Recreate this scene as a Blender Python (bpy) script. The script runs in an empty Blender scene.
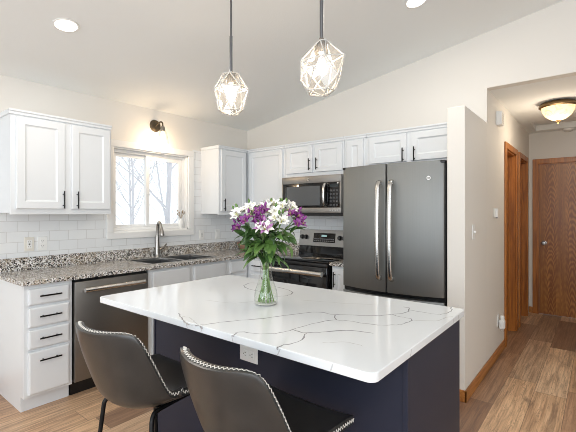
import bpy, bmesh, math, random
from mathutils import Vector, Matrix, noise

random.seed(7)
SC = bpy.context.scene
COL = SC.collection

# ------------------------------------------------------------------ camera
TH = math.radians(38.6)
CAM = Vector((3.68, -3.74, 1.385))
FW = Vector((-math.sin(TH), math.cos(TH), 0))
RT = Vector((math.cos(TH), math.sin(TH), 0))
cam_d = bpy.data.cameras.new('camera')
cam = bpy.data.objects.new('camera', cam_d)
COL.objects.link(cam)
cam.location = CAM
cam.rotation_euler = (math.radians(90), 0, TH)
cam_d.sensor_width = 36.0
cam_d.lens = 391.0 / 576.0 * 36.0
cam_d.shift_y = -4.0 / 576.0
cam_d.clip_start = 0.05
SC.camera = cam

# ------------------------------------------------------------------ world, daylight, exposure
world = bpy.data.worlds.new('world')
SC.world = world
world.use_nodes = True
bg = world.node_tree.nodes['Background']
bg.inputs[0].default_value = (0.97, 0.985, 1.0, 1)
bg.inputs[1].default_value = 2.0

def area_light(name, loc, rot, sx, sy, power, col):
    d = bpy.data.lights.new(name, 'AREA')
    d.shape = 'RECTANGLE'; d.size = sx; d.size_y = sy; d.energy = power; d.color = col
    o = bpy.data.objects.new(name, d)
    o.location = loc; o.rotation_euler = rot
    COL.objects.link(o)
    return o
# daylight entering by the windows behind and beside the photographer
area_light('rear_window_daylight', (2.8, -6.96, 1.45), (math.radians(127), 0, 0), 4.2, 2.1, 112, (0.78, 0.89, 1.0))
area_light('side_window_daylight', (6.96, -4.6, 1.35), (0, math.radians(112), 0), 2.1, 3.6, 60, (0.78, 0.89, 1.0))
# added fill lamp behind the camera, standing in for bounced flash
dl_ = area_light('bounce_flash_fill', (4.5, -5.3, 2.2), (0, 0, 0), 1.6, 1.6, 52, (0.88, 0.94, 1.0))
dl_.rotation_euler = (Vector((1.2, -1.6, 0.5)) - dl_.location).to_track_quat('-Z', 'Y').to_euler()
SC.view_settings.view_transform = 'Standard'
SC.view_settings.look = 'None'
SC.view_settings.gamma = 1.0
SC.view_settings.use_curve_mapping = False
SC.view_settings.exposure = -0.33
SC.cycles.use_denoising = True
SC.cycles.denoising_prefilter = 'ACCURATE'
SC.cycles.filter_width = 0.9
SC.cycles.max_bounces = 10
SC.cycles.transparent_max_bounces = 24
SC.cycles.sample_clamp_indirect = 6.0
SC.cycles.caustics_reflective = False
SC.cycles.caustics_refractive = False

# ------------------------------------------------------------------ material helpers
def lin(c):
    return tuple(((v / 255.0) / 12.92 if v / 255.0 <= 0.04045 else ((v / 255.0 + 0.055) / 1.055) ** 2.4) for v in c)

def mat(name, rgb=(200, 200, 200), rough=0.5, metal=0.0, emis=None, estr=0.0, coat=0.0, spec=None):
    m = bpy.data.materials.new(name)
    m.use_nodes = True
    b = m.node_tree.nodes['Principled BSDF']
    b.inputs['Base Color'].default_value = (*lin(rgb), 1)
    b.inputs['Roughness'].default_value = rough
    b.inputs['Metallic'].default_value = metal
    if coat: b.inputs['Coat Weight'].default_value = coat
    if spec is not None: b.inputs['Specular IOR Level'].default_value = spec
    if emis:
        b.inputs['Emission Color'].default_value = (*lin(emis), 1)
        b.inputs['Emission Strength'].default_value = estr
    return m

class NT:
    """small node graph helper"""
    def __init__(s, m):
        s.m = m; s.t = m.node_tree; s.b = s.t.nodes['Principled BSDF']
    def n(s, typ, **kw):
        nd = s.t.nodes.new(typ)
        for k, v in kw.items():
            if k == 'ins':
                for i, val in v.items():
                    if isinstance(val, bpy.types.NodeSocket): s.t.links.new(val, nd.inputs[i])
                    else: nd.inputs[i].default_value = val
            else: setattr(nd, k, v)
        return nd
    def math(s, op, a, b=0.0, c=0.0):
        return s.n('ShaderNodeMath', operation=op, ins={0: a, 1: b, 2: c}).outputs[0]
    def coords(s, scale=(1, 1, 1), rot=(0, 0, 0)):
        tc = s.n('ShaderNodeTexCoord')
        return s.n('ShaderNodeMapping', ins={'Vector': tc.outputs['Object'], 'Scale': scale, 'Rotation': rot}).outputs[0]
    def ramp(s, fac, stops, interp='LINEAR'):
        r = s.n('ShaderNodeValToRGB', ins={'Fac': fac})
        r.color_ramp.interpolation = interp
        e = r.color_ramp.elements
        while len(e) < len(stops): e.new(0.5)
        for i, (p, c) in enumerate(stops):
            e[i].position = p; e[i].color = (*lin(c), 1)
        return r.outputs[0]
    def mix(s, fac, a, b, blend='MIX'):
        nd = s.n('ShaderNodeMix', data_type='RGBA', blend_type=blend)
        for key, val in ((0, fac), (6, a), (7, b)):
            if isinstance(val, bpy.types.NodeSocket): s.t.links.new(val, nd.inputs[key])
            elif key == 0: nd.inputs[0].default_value = val
            else: nd.inputs[key].default_value = (*lin(val), 1)
        return nd.outputs[2]
    def base(s, sock): s.t.links.new(sock, s.b.inputs['Base Color'])
    def bump(s, h, strength=0.3, dist=0.005):
        nd = s.n('ShaderNodeBump', ins={'Height': h, 'Strength': strength, 'Distance': dist})
        s.t.links.new(nd.outputs[0], s.b.inputs['Normal'])

def painted(name, rgb, rough=0.6, bump=0.08, scale=180):
    m = mat(name, rgb, rough); g = NT(m)
    nz = g.n('ShaderNodeTexNoise', ins={'Vector': g.coords(), 'Scale': scale, 'Detail': 2.0})
    g.bump(nz.outputs[0], bump, 0.002)
    return m

def floor_material():
    m = mat('wood_plank_floor', (150, 120, 95), 0.38); g = NT(m)
    v = g.n('ShaderNodeSeparateXYZ', ins={0: g.coords()})
    W, L = 0.205, 1.25
    xr = g.math('DIVIDE', v.outputs[0], W)
    row = g.math('FLOOR', xr)
    h1 = g.n('ShaderNodeTexWhiteNoise', noise_dimensions='1D', ins={'W': row}).outputs[0]
    yr = g.math('ADD', g.math('DIVIDE', v.outputs[1], L), g.math('MULTIPLY', h1, 7.3))
    pid = g.math('FLOOR', yr)
    cv = g.n('ShaderNodeCombineXYZ', ins={0: row, 1: pid})
    wn = g.n('ShaderNodeTexWhiteNoise', noise_dimensions='2D', ins={'Vector': cv.outputs[0]})
    tone = g.ramp(wn.outputs[0], [(0.0, (126, 92, 68)), (0.2, (194, 152, 114)), (0.4, (240, 202, 160)), (0.6, (146, 107, 78)), (0.8, (252, 220, 182)), (1.0, (176, 134, 100))])
    # grain: stretched noise, offset for each plank
    off = g.n('ShaderNodeVectorMath', operation='SCALE', ins={0: wn.outputs[1], 'Scale': 30.0})
    gp = g.n('ShaderNodeVectorMath', operation='ADD', ins={0: g.coords((9, 0.8, 1)), 1: off.outputs[0]})
    n1 = g.n('ShaderNodeTexNoise', ins={'Vector': gp.outputs[0], 'Scale': 1.7, 'Detail': 7.0, 'Roughness': 0.62, 'Distortion': 1.4})
    n2 = g.n('ShaderNodeTexNoise', ins={'Vector': g.coords((46, 1.0, 1)), 'Scale': 1.6, 'Detail': 5.0, 'Roughness': 0.7})
    g1 = g.ramp(n1.outputs[0], [(0.3, (160, 142, 128)), (0.46, (222, 214, 208)), (0.6, (250, 249, 248)), (0.75, (205, 196, 188))])
    g2 = g.ramp(n2.outputs[0], [(0.38, (160, 148, 138)), (0.55, (252, 252, 252))])
    c = g.mix(0.75, tone, g1, 'MULTIPLY')
    c = g.mix(0.55, c, g2, 'MULTIPLY')
    c = g.mix(1.0, c, (255, 255, 255), 'MIX') if False else c
    # knots and dark cracks
    n3 = g.n('ShaderNodeTexNoise', ins={'Vector': g.coords((9, 0.75, 1)), 'Scale': 1.4, 'Detail': 5.0, 'Distortion': 1.6})
    kn = g.n('ShaderNodeMapRange', ins={0: n3.outputs[0], 1: 0.56, 2: 0.67}).outputs[0]
    c = g.mix(g.math('MULTIPLY', kn, 0.5), c, (84, 62, 48))
    n4 = g.n('ShaderNodeTexNoise', ins={'Vector': g.n('ShaderNodeVectorMath', operation='ADD', ins={0: g.coords((11, 1.1, 1)), 1: off.outputs[0]}).outputs[0], 'Scale': 2.0, 'Detail': 5.0, 'Roughness': 0.6, 'Distortion': 1.8})
    ln = g.n('ShaderNodeMapRange', ins={0: g.math('ABSOLUTE', g.math('SUBTRACT', n4.outputs[0], 0.5)), 1: 0.0, 2: 0.012, 3: 1.0, 4: 0.0}).outputs[0]
    c = g.mix(g.math('MULTIPLY', ln, 0.65), c, (84, 60, 44))
    fx = g.math('FRACT', xr); fy = g.math('FRACT', yr)
    ex = g.math('LESS_THAN', fx, 0.014)
    ey = g.math('LESS_THAN', fy, 0.003)
    gap = g.math('MAXIMUM', ex, ey)
    c = g.mix(g.math('MULTIPLY', gap, 0.7), c, (60, 46, 38))
    br = g.n('ShaderNodeBrightContrast', ins={0: c, 1: 0.07, 2: 0.06})
    g.base(br.outputs[0])
    g.bump(g.math('SUBTRACT', n2.outputs[0], gap), 0.12, 0.002)
    return m

def granite_material():
    m = mat('speckled_granite', (150, 145, 138), 0.12); g = NT(m)
    co = g.coords()
    nz = g.n('ShaderNodeTexNoise', ins={'Vector': co, 'Scale': 40.0, 'Detail': 3.0})
    wp = g.n('ShaderNodeMix', data_type='VECTOR', ins={0: 0.012, 4: co, 5: nz.outputs[1]}).outputs[1]
    v1 = g.n('ShaderNodeTexVoronoi', ins={'Vector': wp, 'Scale': 108.0})
    s1 = g.n('ShaderNodeSeparateColor', ins={0: v1.outputs[1]})
    c1 = g.ramp(s1.outputs[0], [(0.0, (36, 35, 36)), (0.16, (84, 80, 78)), (0.28, (148, 141, 134)), (0.48, (182, 172, 158)), (0.66, (210, 207, 202)), (0.84, (236, 234, 231))], 'CONSTANT')
    n2 = g.n('ShaderNodeTexNoise', ins={'Vector': co, 'Scale': 9.0, 'Detail': 4.0})
    c = g.mix(g.math('MULTIPLY', g.math('GREATER_THAN', n2.outputs[0], 0.56), 0.35), c1, (168, 148, 120))
    v2 = g.n('ShaderNodeTexVoronoi', ins={'Vector': wp, 'Scale': 200.0})
    s2 = g.n('ShaderNodeSeparateColor', ins={0: v2.outputs[1]})
    c = g.mix(g.math('LESS_THAN', s2.outputs[0], 0.13), c, (24, 23, 24))
    c = g.mix(g.math('GREATER_THAN', s2.outputs[0], 0.88), c, (240, 238, 234))
    g.base(c)
    return m

def tile_material():
    m = mat('white_subway_tile', (236, 237, 236), 0.16); g = NT(m)
    # run the courses along the wall: horizontal = x + y of either wall, vertical = z
    v = g.n('ShaderNodeSeparateXYZ', ins={0: g.coords()})
    hx = g.math('ADD', v.outputs[0], v.outputs[1])
    cv = g.n('ShaderNodeCombineXYZ', ins={0: hx, 1: g.math('ADD', v.outputs[2], 0.05)})
    b = g.n('ShaderNodeTexBrick', ins={'Vector': cv.outputs[0], 'Color1': (*lin((236, 238, 238)), 1), 'Color2': (*lin((230, 232, 233)), 1),
            'Mortar': (*lin((212, 212, 211)), 1), 'Scale': 1.0, 'Mortar Size': 0.0022, 'Brick Width': 0.1545, 'Row Height': 0.085})
    b.offset = 0.5
    g.base(b.outputs[0])
    g.bump(g.math('SUBTRACT', 1.0, b.outputs[1]), 0.35, 0.002)
    return m

def oak_material(name, dark, light, axis='Z', rough=0.35, cathedral=False):
    m = mat(name, light, rough); g = NT(m)
    sc = {'Z': (14, 14, 0.9), 'Y': (14, 0.9, 14), 'X': (0.9, 14, 14)}[axis]
    n1 = g.n('ShaderNodeTexNoise', ins={'Vector': g.coords(sc), 'Scale': 2.2, 'Detail': 6.0, 'Roughness': 0.65, 'Distortion': 0.6})
    f = n1.outputs[0]
    if cathedral:
        v = g.n('ShaderNodeSeparateXYZ', ins={0: g.coords()})
        px = g.math('SUBTRACT', g.math('FRACT', g.math('DIVIDE', g.math('ADD', v.outputs[0], 0.08), 0.24)), 0.5)
        arch = g.math('MULTIPLY', g.math('MULTIPLY', px, px), 3.2)
        nn = g.n('ShaderNodeTexNoise', ins={'Vector': g.coords((5, 5, 1.2)), 'Scale': 1.5, 'Detail': 3.0})
        w = g.math('ADD', g.math('ADD', v.outputs[2], arch), g.math('MULTIPLY', nn.outputs[0], 0.45))
        s = g.math('SINE', g.math('MULTIPLY', w, 70.0))
        f = g.math('ADD', g.math('MULTIPLY', f, 0.75), g.math('MULTIPLY', s, 0.11))
    g.base(g.ramp(f, [(0.3, dark), (0.62, light)]))
    return m

def thin_glass(name, tint=(255, 255, 255), refl=1.0, rough=0.0, haze=0.0):
    m = bpy.data.materials.new(name); m.use_nodes = True
    t = m.node_tree; t.nodes.clear()
    out = t.nodes.new('ShaderNodeOutputMaterial')
    tr = t.nodes.new('ShaderNodeBsdfTransparent'); tr.inputs[0].default_value = (*lin(tint), 1)
    gl = t.nodes.new('ShaderNodeBsdfGlossy'); gl.inputs['Roughness'].default_value = rough
    lw = t.nodes.new('ShaderNodeLayerWeight'); lw.inputs[0].default_value = 0.5
    pw = t.nodes.new('ShaderNodeMath'); pw.operation = 'POWER'; pw.inputs[1].default_value = 5.0
    t.links.new(lw.outputs['Facing'], pw.inputs[0])
    fr = t.nodes.new('ShaderNodeMath'); fr.operation = 'MULTIPLY_ADD'; fr.inputs[1].default_value = 0.8; fr.inputs[2].default_value = 0.05
    t.links.new(pw.outputs[0], fr.inputs[0])
    mu = t.nodes.new('ShaderNodeMath'); mu.operation = 'MULTIPLY'; mu.inputs[1].default_value = refl
    mu.use_clamp = True
    mx = t.nodes.new('ShaderNodeMixShader')
    t.links.new(fr.outputs[0], mu.inputs[0]); t.links.new(mu.outputs[0], mx.inputs[0])
    if haze:
        tl = t.nodes.new('ShaderNodeBsdfTranslucent'); tl.inputs[0].default_value = (.97, .97, .96, 1)
        m2 = t.nodes.new('ShaderNodeMixShader'); m2.inputs[0].default_value = haze
        t.links.new(tr.outputs[0], m2.inputs[1]); t.links.new(tl.outputs[0], m2.inputs[2])
        tr = m2
    t.links.new(tr.outputs[0], mx.inputs[1]); t.links.new(gl.outputs[0], mx.inputs[2])
    t.links.new(mx.outputs[0], out.inputs[0])
    return m

def brushed(name, rgb, rough=0.3, axis=2):
    m = mat(name, rgb, rough, 1.0); g = NT(m)
    sc = [220, 220, 220]; sc[axis] = 2
    n1 = g.n('ShaderNodeTexNoise', ins={'Vector': g.coords(tuple(sc)), 'Scale': 1.0, 'Detail': 2.0})
    r = g.math('ADD', g.math('MULTIPLY', n1.outputs[0], 0.14), rough - 0.07)
    g.t.links.new(r, g.b.inputs['Roughness'])
    return m

def leather_material():
    m = mat('grey_leather', (84, 82, 80), 0.29); g = NT(m)
    n1 = g.n('ShaderNodeTexNoise', ins={'Vector': g.coords(), 'Scale': 7.0, 'Detail': 5.0, 'Roughness': 0.6})
    g.base(g.ramp(n1.outputs[0], [(0.3, (44, 43, 42)), (0.7, (58, 56, 54))]))
    v = g.n('ShaderNodeTexVoronoi', ins={'Vector': g.coords(), 'Scale': 420.0})
    g.bump(v.outputs[0], 0.10, 0.001)
    return m

M = {}
M['wall'] = painted('warm_white_wall_paint', (229, 225, 218), 0.7, 0.05)
M['wall_cool'] = M['wall']
M['ceiling'] = painted('ceiling_paint', (241, 243, 242), 0.85, 0.35, 90)
M['floor'] = floor_material()
M['cab'] = painted('white_cabinet_paint', (226, 229, 231), 0.35, 0.02)
M['trim'] = painted('white_trim_paint', (240, 240, 238), 0.4, 0.02)
M['granite'] = granite_material()
M['tile'] = tile_material()
M['oak'] = oak_material('oak_trim', (134, 76, 28), (192, 122, 54))
M['oak_y'] = oak_material('oak_baseboard', (140, 84, 36), (196, 132, 70), 'Y')
M['oak_door'] = oak_material('oak_door_veneer', (140, 84, 32), (206, 142, 68), 'Z', 0.35, True)
M['navy'] = painted('navy_island_paint', (40, 43, 58), 0.5, 0.02)
M['navy'].node_tree.nodes['Principled BSDF'].inputs['Specular IOR Level'].default_value = .3
M['black'] = mat('black_metal', (24, 24, 25), 0.38, 0.6)
M['blackplastic'] = mat('black_plastic', (18, 18, 19), 0.4)
M['blackglass'] = mat('black_glass', (10, 10, 12), 0.05)
M['slate'] = brushed('slate_steel', (138, 140, 139), 0.55, 2)
M['slate_dark'] = brushed('dark_slate_steel', (142, 139, 135), 0.42, 0)
M['steel'] = brushed('brushed_stainless', (200, 199, 196), 0.24, 0)
M['panelsteel'] = brushed('range_panel_steel', (150, 149, 147), 0.32, 0)
M['sinksteel'] = brushed('sink_steel', (128, 128, 128), 0.32, 0)
M['knob'] = mat('dark_knob_metal', (70, 70, 70), 0.3, 0.9)
M['nickel'] = mat('satin_nickel', (158, 154, 149), 0.26, 1.0)
M['bronze'] = mat('dark_bronze', (128, 106, 76), 0.38, 0.9)
M['bronze_dark'] = mat('aged_bronze', (92, 82, 68), 0.42, 0.85)
M['quartz'] = mat('white_quartz', (232, 235, 237), 0.10)
M['vein'] = mat('grey_quartz_vein', (152, 152, 156), 0.12)
M['vein_soft'] = mat('pale_quartz_vein', (206, 206, 206), 0.12)
M['leather'] = leather_material()
M['thread'] = mat('white_thread', (226, 222, 214), 0.8)
M['plastic'] = mat('white_plastic', (238, 238, 235), 0.35)
M['plastic_cream'] = mat('cream_plastic', (226, 222, 212), 0.4)
M['slot'] = mat('socket_slot', (40, 38, 36), 0.5)
M['seeded_glass'] = thin_glass('seeded_pendant_glass', (253, 253, 253), 2.4, 0.0, 0.03)
M['pane'] = thin_glass('window_glass', (250, 252, 252), 0.6)
M['thin_glass'] = thin_glass('clear_thin_glass', (253, 253, 253), 2.4)
M['vinyl'] = mat('white_vinyl', (240, 241, 241), 0.35)
M['bulb'] = mat('lit_bulb', (255, 240, 215), 0.4, 0, (255, 226, 180), 14.0)
M['canlight'] = mat('lit_downlight_lens', (255, 250, 240), 0.4, 0, (255, 244, 226), 5.0)
M['bark'] = painted('pale_bark', (205, 205, 210), 0.9, 0.4, 30)
M['snow'] = mat('snow', (240, 243, 248), 0.8)
M['leaf'] = mat('green_leaf', (58, 88, 42), 0.42)
M['leaf_b'] = mat('light_green_leaf', (92, 126, 62), 0.42)
M['stem'] = mat('green_stem', (108, 140, 74), 0.5)
M['petal_w'] = mat('white_petal', (246, 246, 240), 0.55)
M['petal_p'] = mat('purple_petal', (128, 50, 128), 0.5)
M['petal_l'] = mat('lilac_petal', (186, 130, 184), 0.5)
M['petal_y'] = mat('yellow_green_throat', (208, 206, 120), 0.5)
for k in ('leaf', 'leaf_b', 'petal_w', 'petal_p', 'petal_l'):
    M[k].node_tree.nodes['Principled BSDF'].inputs['Subsurface Weight'].default_value = 0.0

# ------------------------------------------------------------------ mesh helpers
class MB:
    def __init__(s):
        s.bm = bmesh.new()
    def _merge(s, tmp, m):
        for f in tmp.faces: f.material_index = m
        me = bpy.data.meshes.new('tmp'); tmp.to_mesh(me); tmp.free()
        s.bm.from_mesh(me); bpy.data.meshes.remove(me)
    def box(s, x0, y0, z0, x1, y1, z1, bev=0.0, m=0, seg=2, mtx=None):
        t = bmesh.new()
        bmesh.ops.create_cube(t, size=1.0)
        sx, sy, sz = abs(x1 - x0), abs(y1 - y0), abs(z1 - z0)
        for v in t.verts:
            v.co = Vector((v.co.x * sx + (x0 + x1) / 2, v.co.y * sy + (y0 + y1) / 2, v.co.z * sz + (z0 + z1) / 2))
        if bev > 0:
            bmesh.ops.bevel(t, geom=t.edges[:], offset=min(bev, 0.49 * min(sx, sy, sz)), segments=seg, profile=0.5, affect='EDGES')
        if mtx is not None: bmesh.ops.transform(t, matrix=mtx, verts=t.verts[:])
        s._merge(t, m); return s
    def tube(s, pts, r, seg=10, m=0, flat=1.0, up=None, cap=True):
        t = bmesh.new()
        pts = [Vector(p) for p in pts]; n = len(pts)
        rr = r if isinstance(r, (list, tuple)) else [r] * n
        rings = []; prev = None
        for i, p in enumerate(pts):
            d = (pts[min(i + 1, n - 1)] - pts[max(i - 1, 0)]).normalized()
            if prev is None:
                a = Vector(up) if up is not None else (Vector((0, 0, 1)) if abs(d.z) < 0.9 else Vector((1, 0, 0)))
            else: a = prev
            a = (a - d * a.dot(d)).normalized(); prev = a
            b = d.cross(a)
            rings.append([t.verts.new(p + a * (math.cos(2 * math.pi * k / seg) * rr[i] * flat) + b * (math.sin(2 * math.pi * k / seg) * rr[i])) for k in range(seg)])
        for i in range(n - 1):
            for k in range(seg):
                t.faces.new((rings[i][k], rings[i][(k + 1) % seg], rings[i + 1][(k + 1) % seg], rings[i + 1][k]))
        if cap:
            t.faces.new(rings[0][::-1]); t.faces.new(rings[-1])
        s._merge(t, m); return s
    def lathe(s, prof, c=(0, 0, 0), seg=28, m=0, mtx=None):
        t = bmesh.new(); rings = []
        for (r, z) in prof:
            if r < 1e-5: rings.append([t.verts.new((0, 0, z))])
            else: rings.append([t.verts.new((r * math.cos(2 * math.pi * k / seg), r * math.sin(2 * math.pi * k / seg), z)) for k in range(seg)])
        for i in range(len(rings) - 1):
            A, B = rings[i], rings[i + 1]
            for k in range(seg):
                k2 = (k + 1) % seg
                if len(A) == 1 and len(B) == 1: continue
                if len(A) == 1: t.faces.new((A[0], B[k2], B[k]))
                elif len(B) == 1: t.faces.new((A[k], A[k2], B[0]))
                else: t.faces.new((A[k], A[k2], B[k2], B[k]))
        bmesh.ops.recalc_face_normals(t, faces=t.faces[:])
        if mtx is not None: bmesh.ops.transform(t, matrix=mtx, verts=t.verts[:])
        bmesh.ops.translate(t, vec=Vector(c), verts=t.verts[:])
        s._merge(t, m); return s
    def grid(s, fn, nu, nv, m=0):
        t = bmesh.new()
        vs = [[t.verts.new(fn(i / nu, j / nv)) for j in range(nv + 1)] for i in range(nu + 1)]
        for i in range(nu):
            for j in range(nv):
                t.faces.new((vs[i][j], vs[i + 1][j], vs[i + 1][j + 1], vs[i][j + 1]))
        s._merge(t, m); return s
    def prism(s, pts, h0, h1, m=0, axis='z', bev=0.0):
        """polygon (list of 2d) extruded along axis"""
        t = bmesh.new()
        def co(p, h): return {'z': (p[0], p[1], h), 'y': (p[0], h, p[1]), 'x': (h, p[0], p[1])}[axis]
        a = [t.verts.new(co(p, h0)) for p in pts]; b = [t.verts.new(co(p, h1)) for p in pts]
        n = len(pts)
        t.faces.new(a); t.faces.new(b[::-1])
        for i in range(n): t.faces.new((a[i], a[(i + 1) % n], b[(i + 1) % n], b[i]))
        bmesh.ops.recalc_face_normals(t, faces=t.faces[:])
        if bev:
            hor = [e for e in t.edges if all(len(f.verts) == 4 or True for f in e.link_faces) and any(len(f.verts) == n and n != 4 for f in e.link_faces)]
            bmesh.ops.bevel(t, geom=hor, offset=bev, segments=2, profile=0.5, affect='EDGES')
        s._merge(t, m); return s
    def panel(s, x0, z0, x1, z1, yf, t=0.02, stile=0.055, rec=0.009, slope=0.012, m=0):
        """framed door: front faces -y, back lies at yf"""
        tm = bmesh.new()
        def ring(i, y): return [tm.verts.new(p) for p in ((x0 + i, y, z0 + i), (x1 - i, y, z0 + i), (x1 - i, y, z1 - i), (x0 + i, y, z1 - i))]
        R = [ring(0, yf), ring(0, yf - t + 0.004), ring(0.004, yf - t)]
        if stile > 0: R += [ring(stile, yf - t), ring(stile + 0.003, yf - t + 0.004), ring(stile + slope, yf - t + rec)]
        else: R += [ring(0.012, yf - t - 0.002)]
        for a, b in zip(R, R[1:]):
            for k in range(4): tm.faces.new((a[k], a[(k + 1) % 4], b[(k + 1) % 4], b[k]))
        tm.faces.new(R[-1]); tm.faces.new(R[0][::-1])
        bmesh.ops.recalc_face_normals(tm, faces=tm.faces[:])
        s._merge(tm, m); return s
    def build(s, name, mats, parent=None, smooth=None, loc=(0, 0, 0), rot=(0, 0, 0)):
        me = bpy.data.meshes.new(name)
        s.bm.to_mesh(me); s.bm.free()
        if not isinstance(mats, (list, tuple)): mats = [mats]
        for x in mats: me.materials.append(x)
        if smooth:
            for p in me.polygons: p.use_smooth = True
            me.set_sharp_from_angle(angle=math.radians(smooth))
        o = bpy.data.objects.new(name, me)
        o.location = loc; o.rotation_euler = rot
        COL.objects.link(o)
        if parent is not None: o.parent = parent
        return o

def thing(name, label, cat, loc=(0, 0, 0), rz=0.0, group=None):
    o = bpy.data.objects.new(name, None)
    o.empty_display_size = 0.05
    o.location = loc; o.rotation_euler = (0, 0, rz)
    COL.objects.link(o)
    return tag(o, label, cat, group)

def tag(o, label, cat, group=None):
    o['label'] = label; o['category'] = cat
    if group: o['group'] = group
    return o

def struct(o):
    o['kind'] = 'structure'; return o

def catmull(pts, n=6):
    pts = [Vector(p) for p in pts]; out = []
    P = [pts[0]] + pts + [pts[-1]]
    for i in range(1, len(P) - 2):
        for k in range(n):
            t = k / n
            a, b, c, d = P[i - 1], P[i], P[i + 1], P[i + 2]
            out.append(0.5 * ((2 * b) + (c - a) * t + (2 * a - 5 * b + 4 * c - d) * t * t + (3 * b - a - 3 * c + d) * t ** 3))
    out.append(pts[-1]); return out

def point_light(name, loc, power, col, radius=0.03, parent=None):
    d = bpy.data.lights.new(name, 'POINT'); d.energy = power; d.color = col; d.shadow_soft_size = radius
    o = bpy.data.objects.new(name, d); o.location = loc
    COL.objects.link(o)
    if parent is not None: o.parent = parent
    return o

# ------------------------------------------------------------------ the setting
CZ, SL = 2.465, 0.167           # eave height of the vault and its slope
def cz(x): return CZ + SL * x if x < 4.6 else CZ + SL * 4.6 - SL * (x - 4.6)
RX, RY = 7.0, -7.0

struct(MB().box(-0.12, RY - .12, -0.1, RX + .12, 2.75, 0.0).build('floor', M['floor']))
WY0, WY1, WZ0, WZ1 = -1.845, -0.965, 1.188, 2.02        # sink window opening
w = MB()
w.box(-0.12, RY, 0, 0, WY0, CZ + .02); w.box(-0.12, WY1, 0, 0, 0.12, CZ + .02)
w.box(-0.12, WY0, 0, 0, WY1, WZ0); w.box(-0.12, WY0, WZ1, 0, WY1, CZ + .02)
struct(w.build('wall_left', M['wall']))
w = MB()
w.prism([(0, 0), (2.784, 0), (2.784, 2.16), (2.8, 2.16), (2.8, 2.465), (2.91, 2.465), (2.91, cz(2.91)), (0, CZ)], 0.0, 0.10, axis='y')
w.prism([(2.91, 2.465), (RX, 2.465), (RX, cz(RX)), (4.6, cz(4.6)), (2.91, cz(2.91))], 0.0, 0.10, axis='y')
w.box(4.05, 0, 0, RX, 0.10, 2.465)
struct(w.build('wall_far', M['wall']))
struct(MB().box(2.784, -0.708, 0, 2.91, 0, 2.163, 0.004).build('wall_partition', M['wall']))
# hall
HB = 2.56
D1, D2 = (0.845, 1.465), (1.72, 2.315)
w = MB()
w.box(2.80, 0, 0, 2.91, D1[0], 2.465); w.box(2.80, D1[1], 0, 2.91, D2[0], 2.465); w.box(2.80, D2[1], 0, 2.91, HB, 2.465)
w.box(2.80, D1[0], 2.05, 2.91, D1[1], 2.465); w.box(2.80, D2[0], 2.05, 2.91, D2[1], 2.465)
struct(w.build('wall_hall_left', M['wall']))
w = MB(); w.box(2.80, HB, 0, 3.01, HB + .1, 2.465); w.box(3.79, HB, 0, 4.15, HB + .1, 2.465); w.box(3.01, HB, 2.045, 3.79, HB + .1, 2.465)
struct(w.build('wall_hall_end', M['wall']))
struct(MB().box(4.05, 0.10, 0, 4.15, HB, 2.465).build('wall_hall_right', M['wall']))
HX0, HX1, HY0, HY1 = 3.0, 3.62, 1.78, 2.40            # attic hatch
w = MB(); Z1 = 2.56
w.box(2.80, 0.10, 2.465, HX0, HB + .1, Z1); w.box(HX1, 0.10, 2.465, 4.15, HB + .1, Z1)
w.box(HX0, 0.10, 2.465, HX1, HY0, Z1); w.box(HX0, HY1, 2.465, HX1, HB + .1, Z1)
struct(w.build('ceiling_hall', M['ceiling']))
# vaulted ceiling
w = MB()
w.prism([(-0.12, cz(-0.12)), (4.6, cz(4.6)), (RX + .12, cz(RX + .12)), (RX + .12, cz(RX + .12) + .1), (4.6, cz(4.6) + .1), (-0.12, cz(-0.12) + .1)], RY - .12, 0.12, axis='y')
struct(w.build('ceiling', M['ceiling']))
# rear wall with a wide window, right wall with a glazed opening
w = MB()
w.box(0, RY - .12, 0, .4, RY, 2.46); w.box(4.6, RY - .12, 0, RX, RY, 2.46); w.box(.4, RY - .12, 0, 4.6, RY, .4)
w.prism([(0, 2.46), (RX, 2.46), (RX, cz(RX)), (4.6, cz(4.6)), (0, CZ)], RY - .12, RY, axis='y')
struct(w.build('wall_rear', M['wall']))
w = MB()
w.box(RX, RY, 0, RX + .12, -6.4, cz(RX)); w.box(RX, -2.8, 0, RX + .12, 0.1, cz(RX)); w.box(RX, -6.4, 2.4, RX + .12, -2.8, cz(RX)); w.box(RX, -6.4, 0, RX + .12, -2.8, .3)
struct(w.build('wall_right', M['wall']))
# backsplash tile: on both walls
w = MB()
TT = 0.008
w.box(0.0, -3.02, 1.00, TT, WY0 - .0, 1.124); w.box(0, -3.02, 1.124, TT, -1.91, 2.10)
w.box(0, WY0, 1.0, TT, -0.30, 1.124); w.box(0, -0.895, 1.124, TT, -0.30, 2.10)
w.box(0, -0.30, 1.0, TT, 0, 1.40)
struct(w.build('trim_tile_left', M['tile']))
struct(MB().box(TT, -TT, 0.90, 1.90, 0, 1.80).build('trim_tile_far', M['tile']))
# window casing and frame
cw = 0.065
win = MB()
win.box(0, WY0 - cw, WZ0 - cw, 0.022, WY1 + .07, WZ0, .004); win.box(0, WY0 - cw, WZ1, 0.022, WY1 + .07, WZ1 + cw, .004)
win.box(0, WY0 - cw, WZ0, 0.022, WY0, WZ1, .004); win.box(0, WY1, WZ0, 0.022, WY1 + .07, WZ1, .004)
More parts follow.
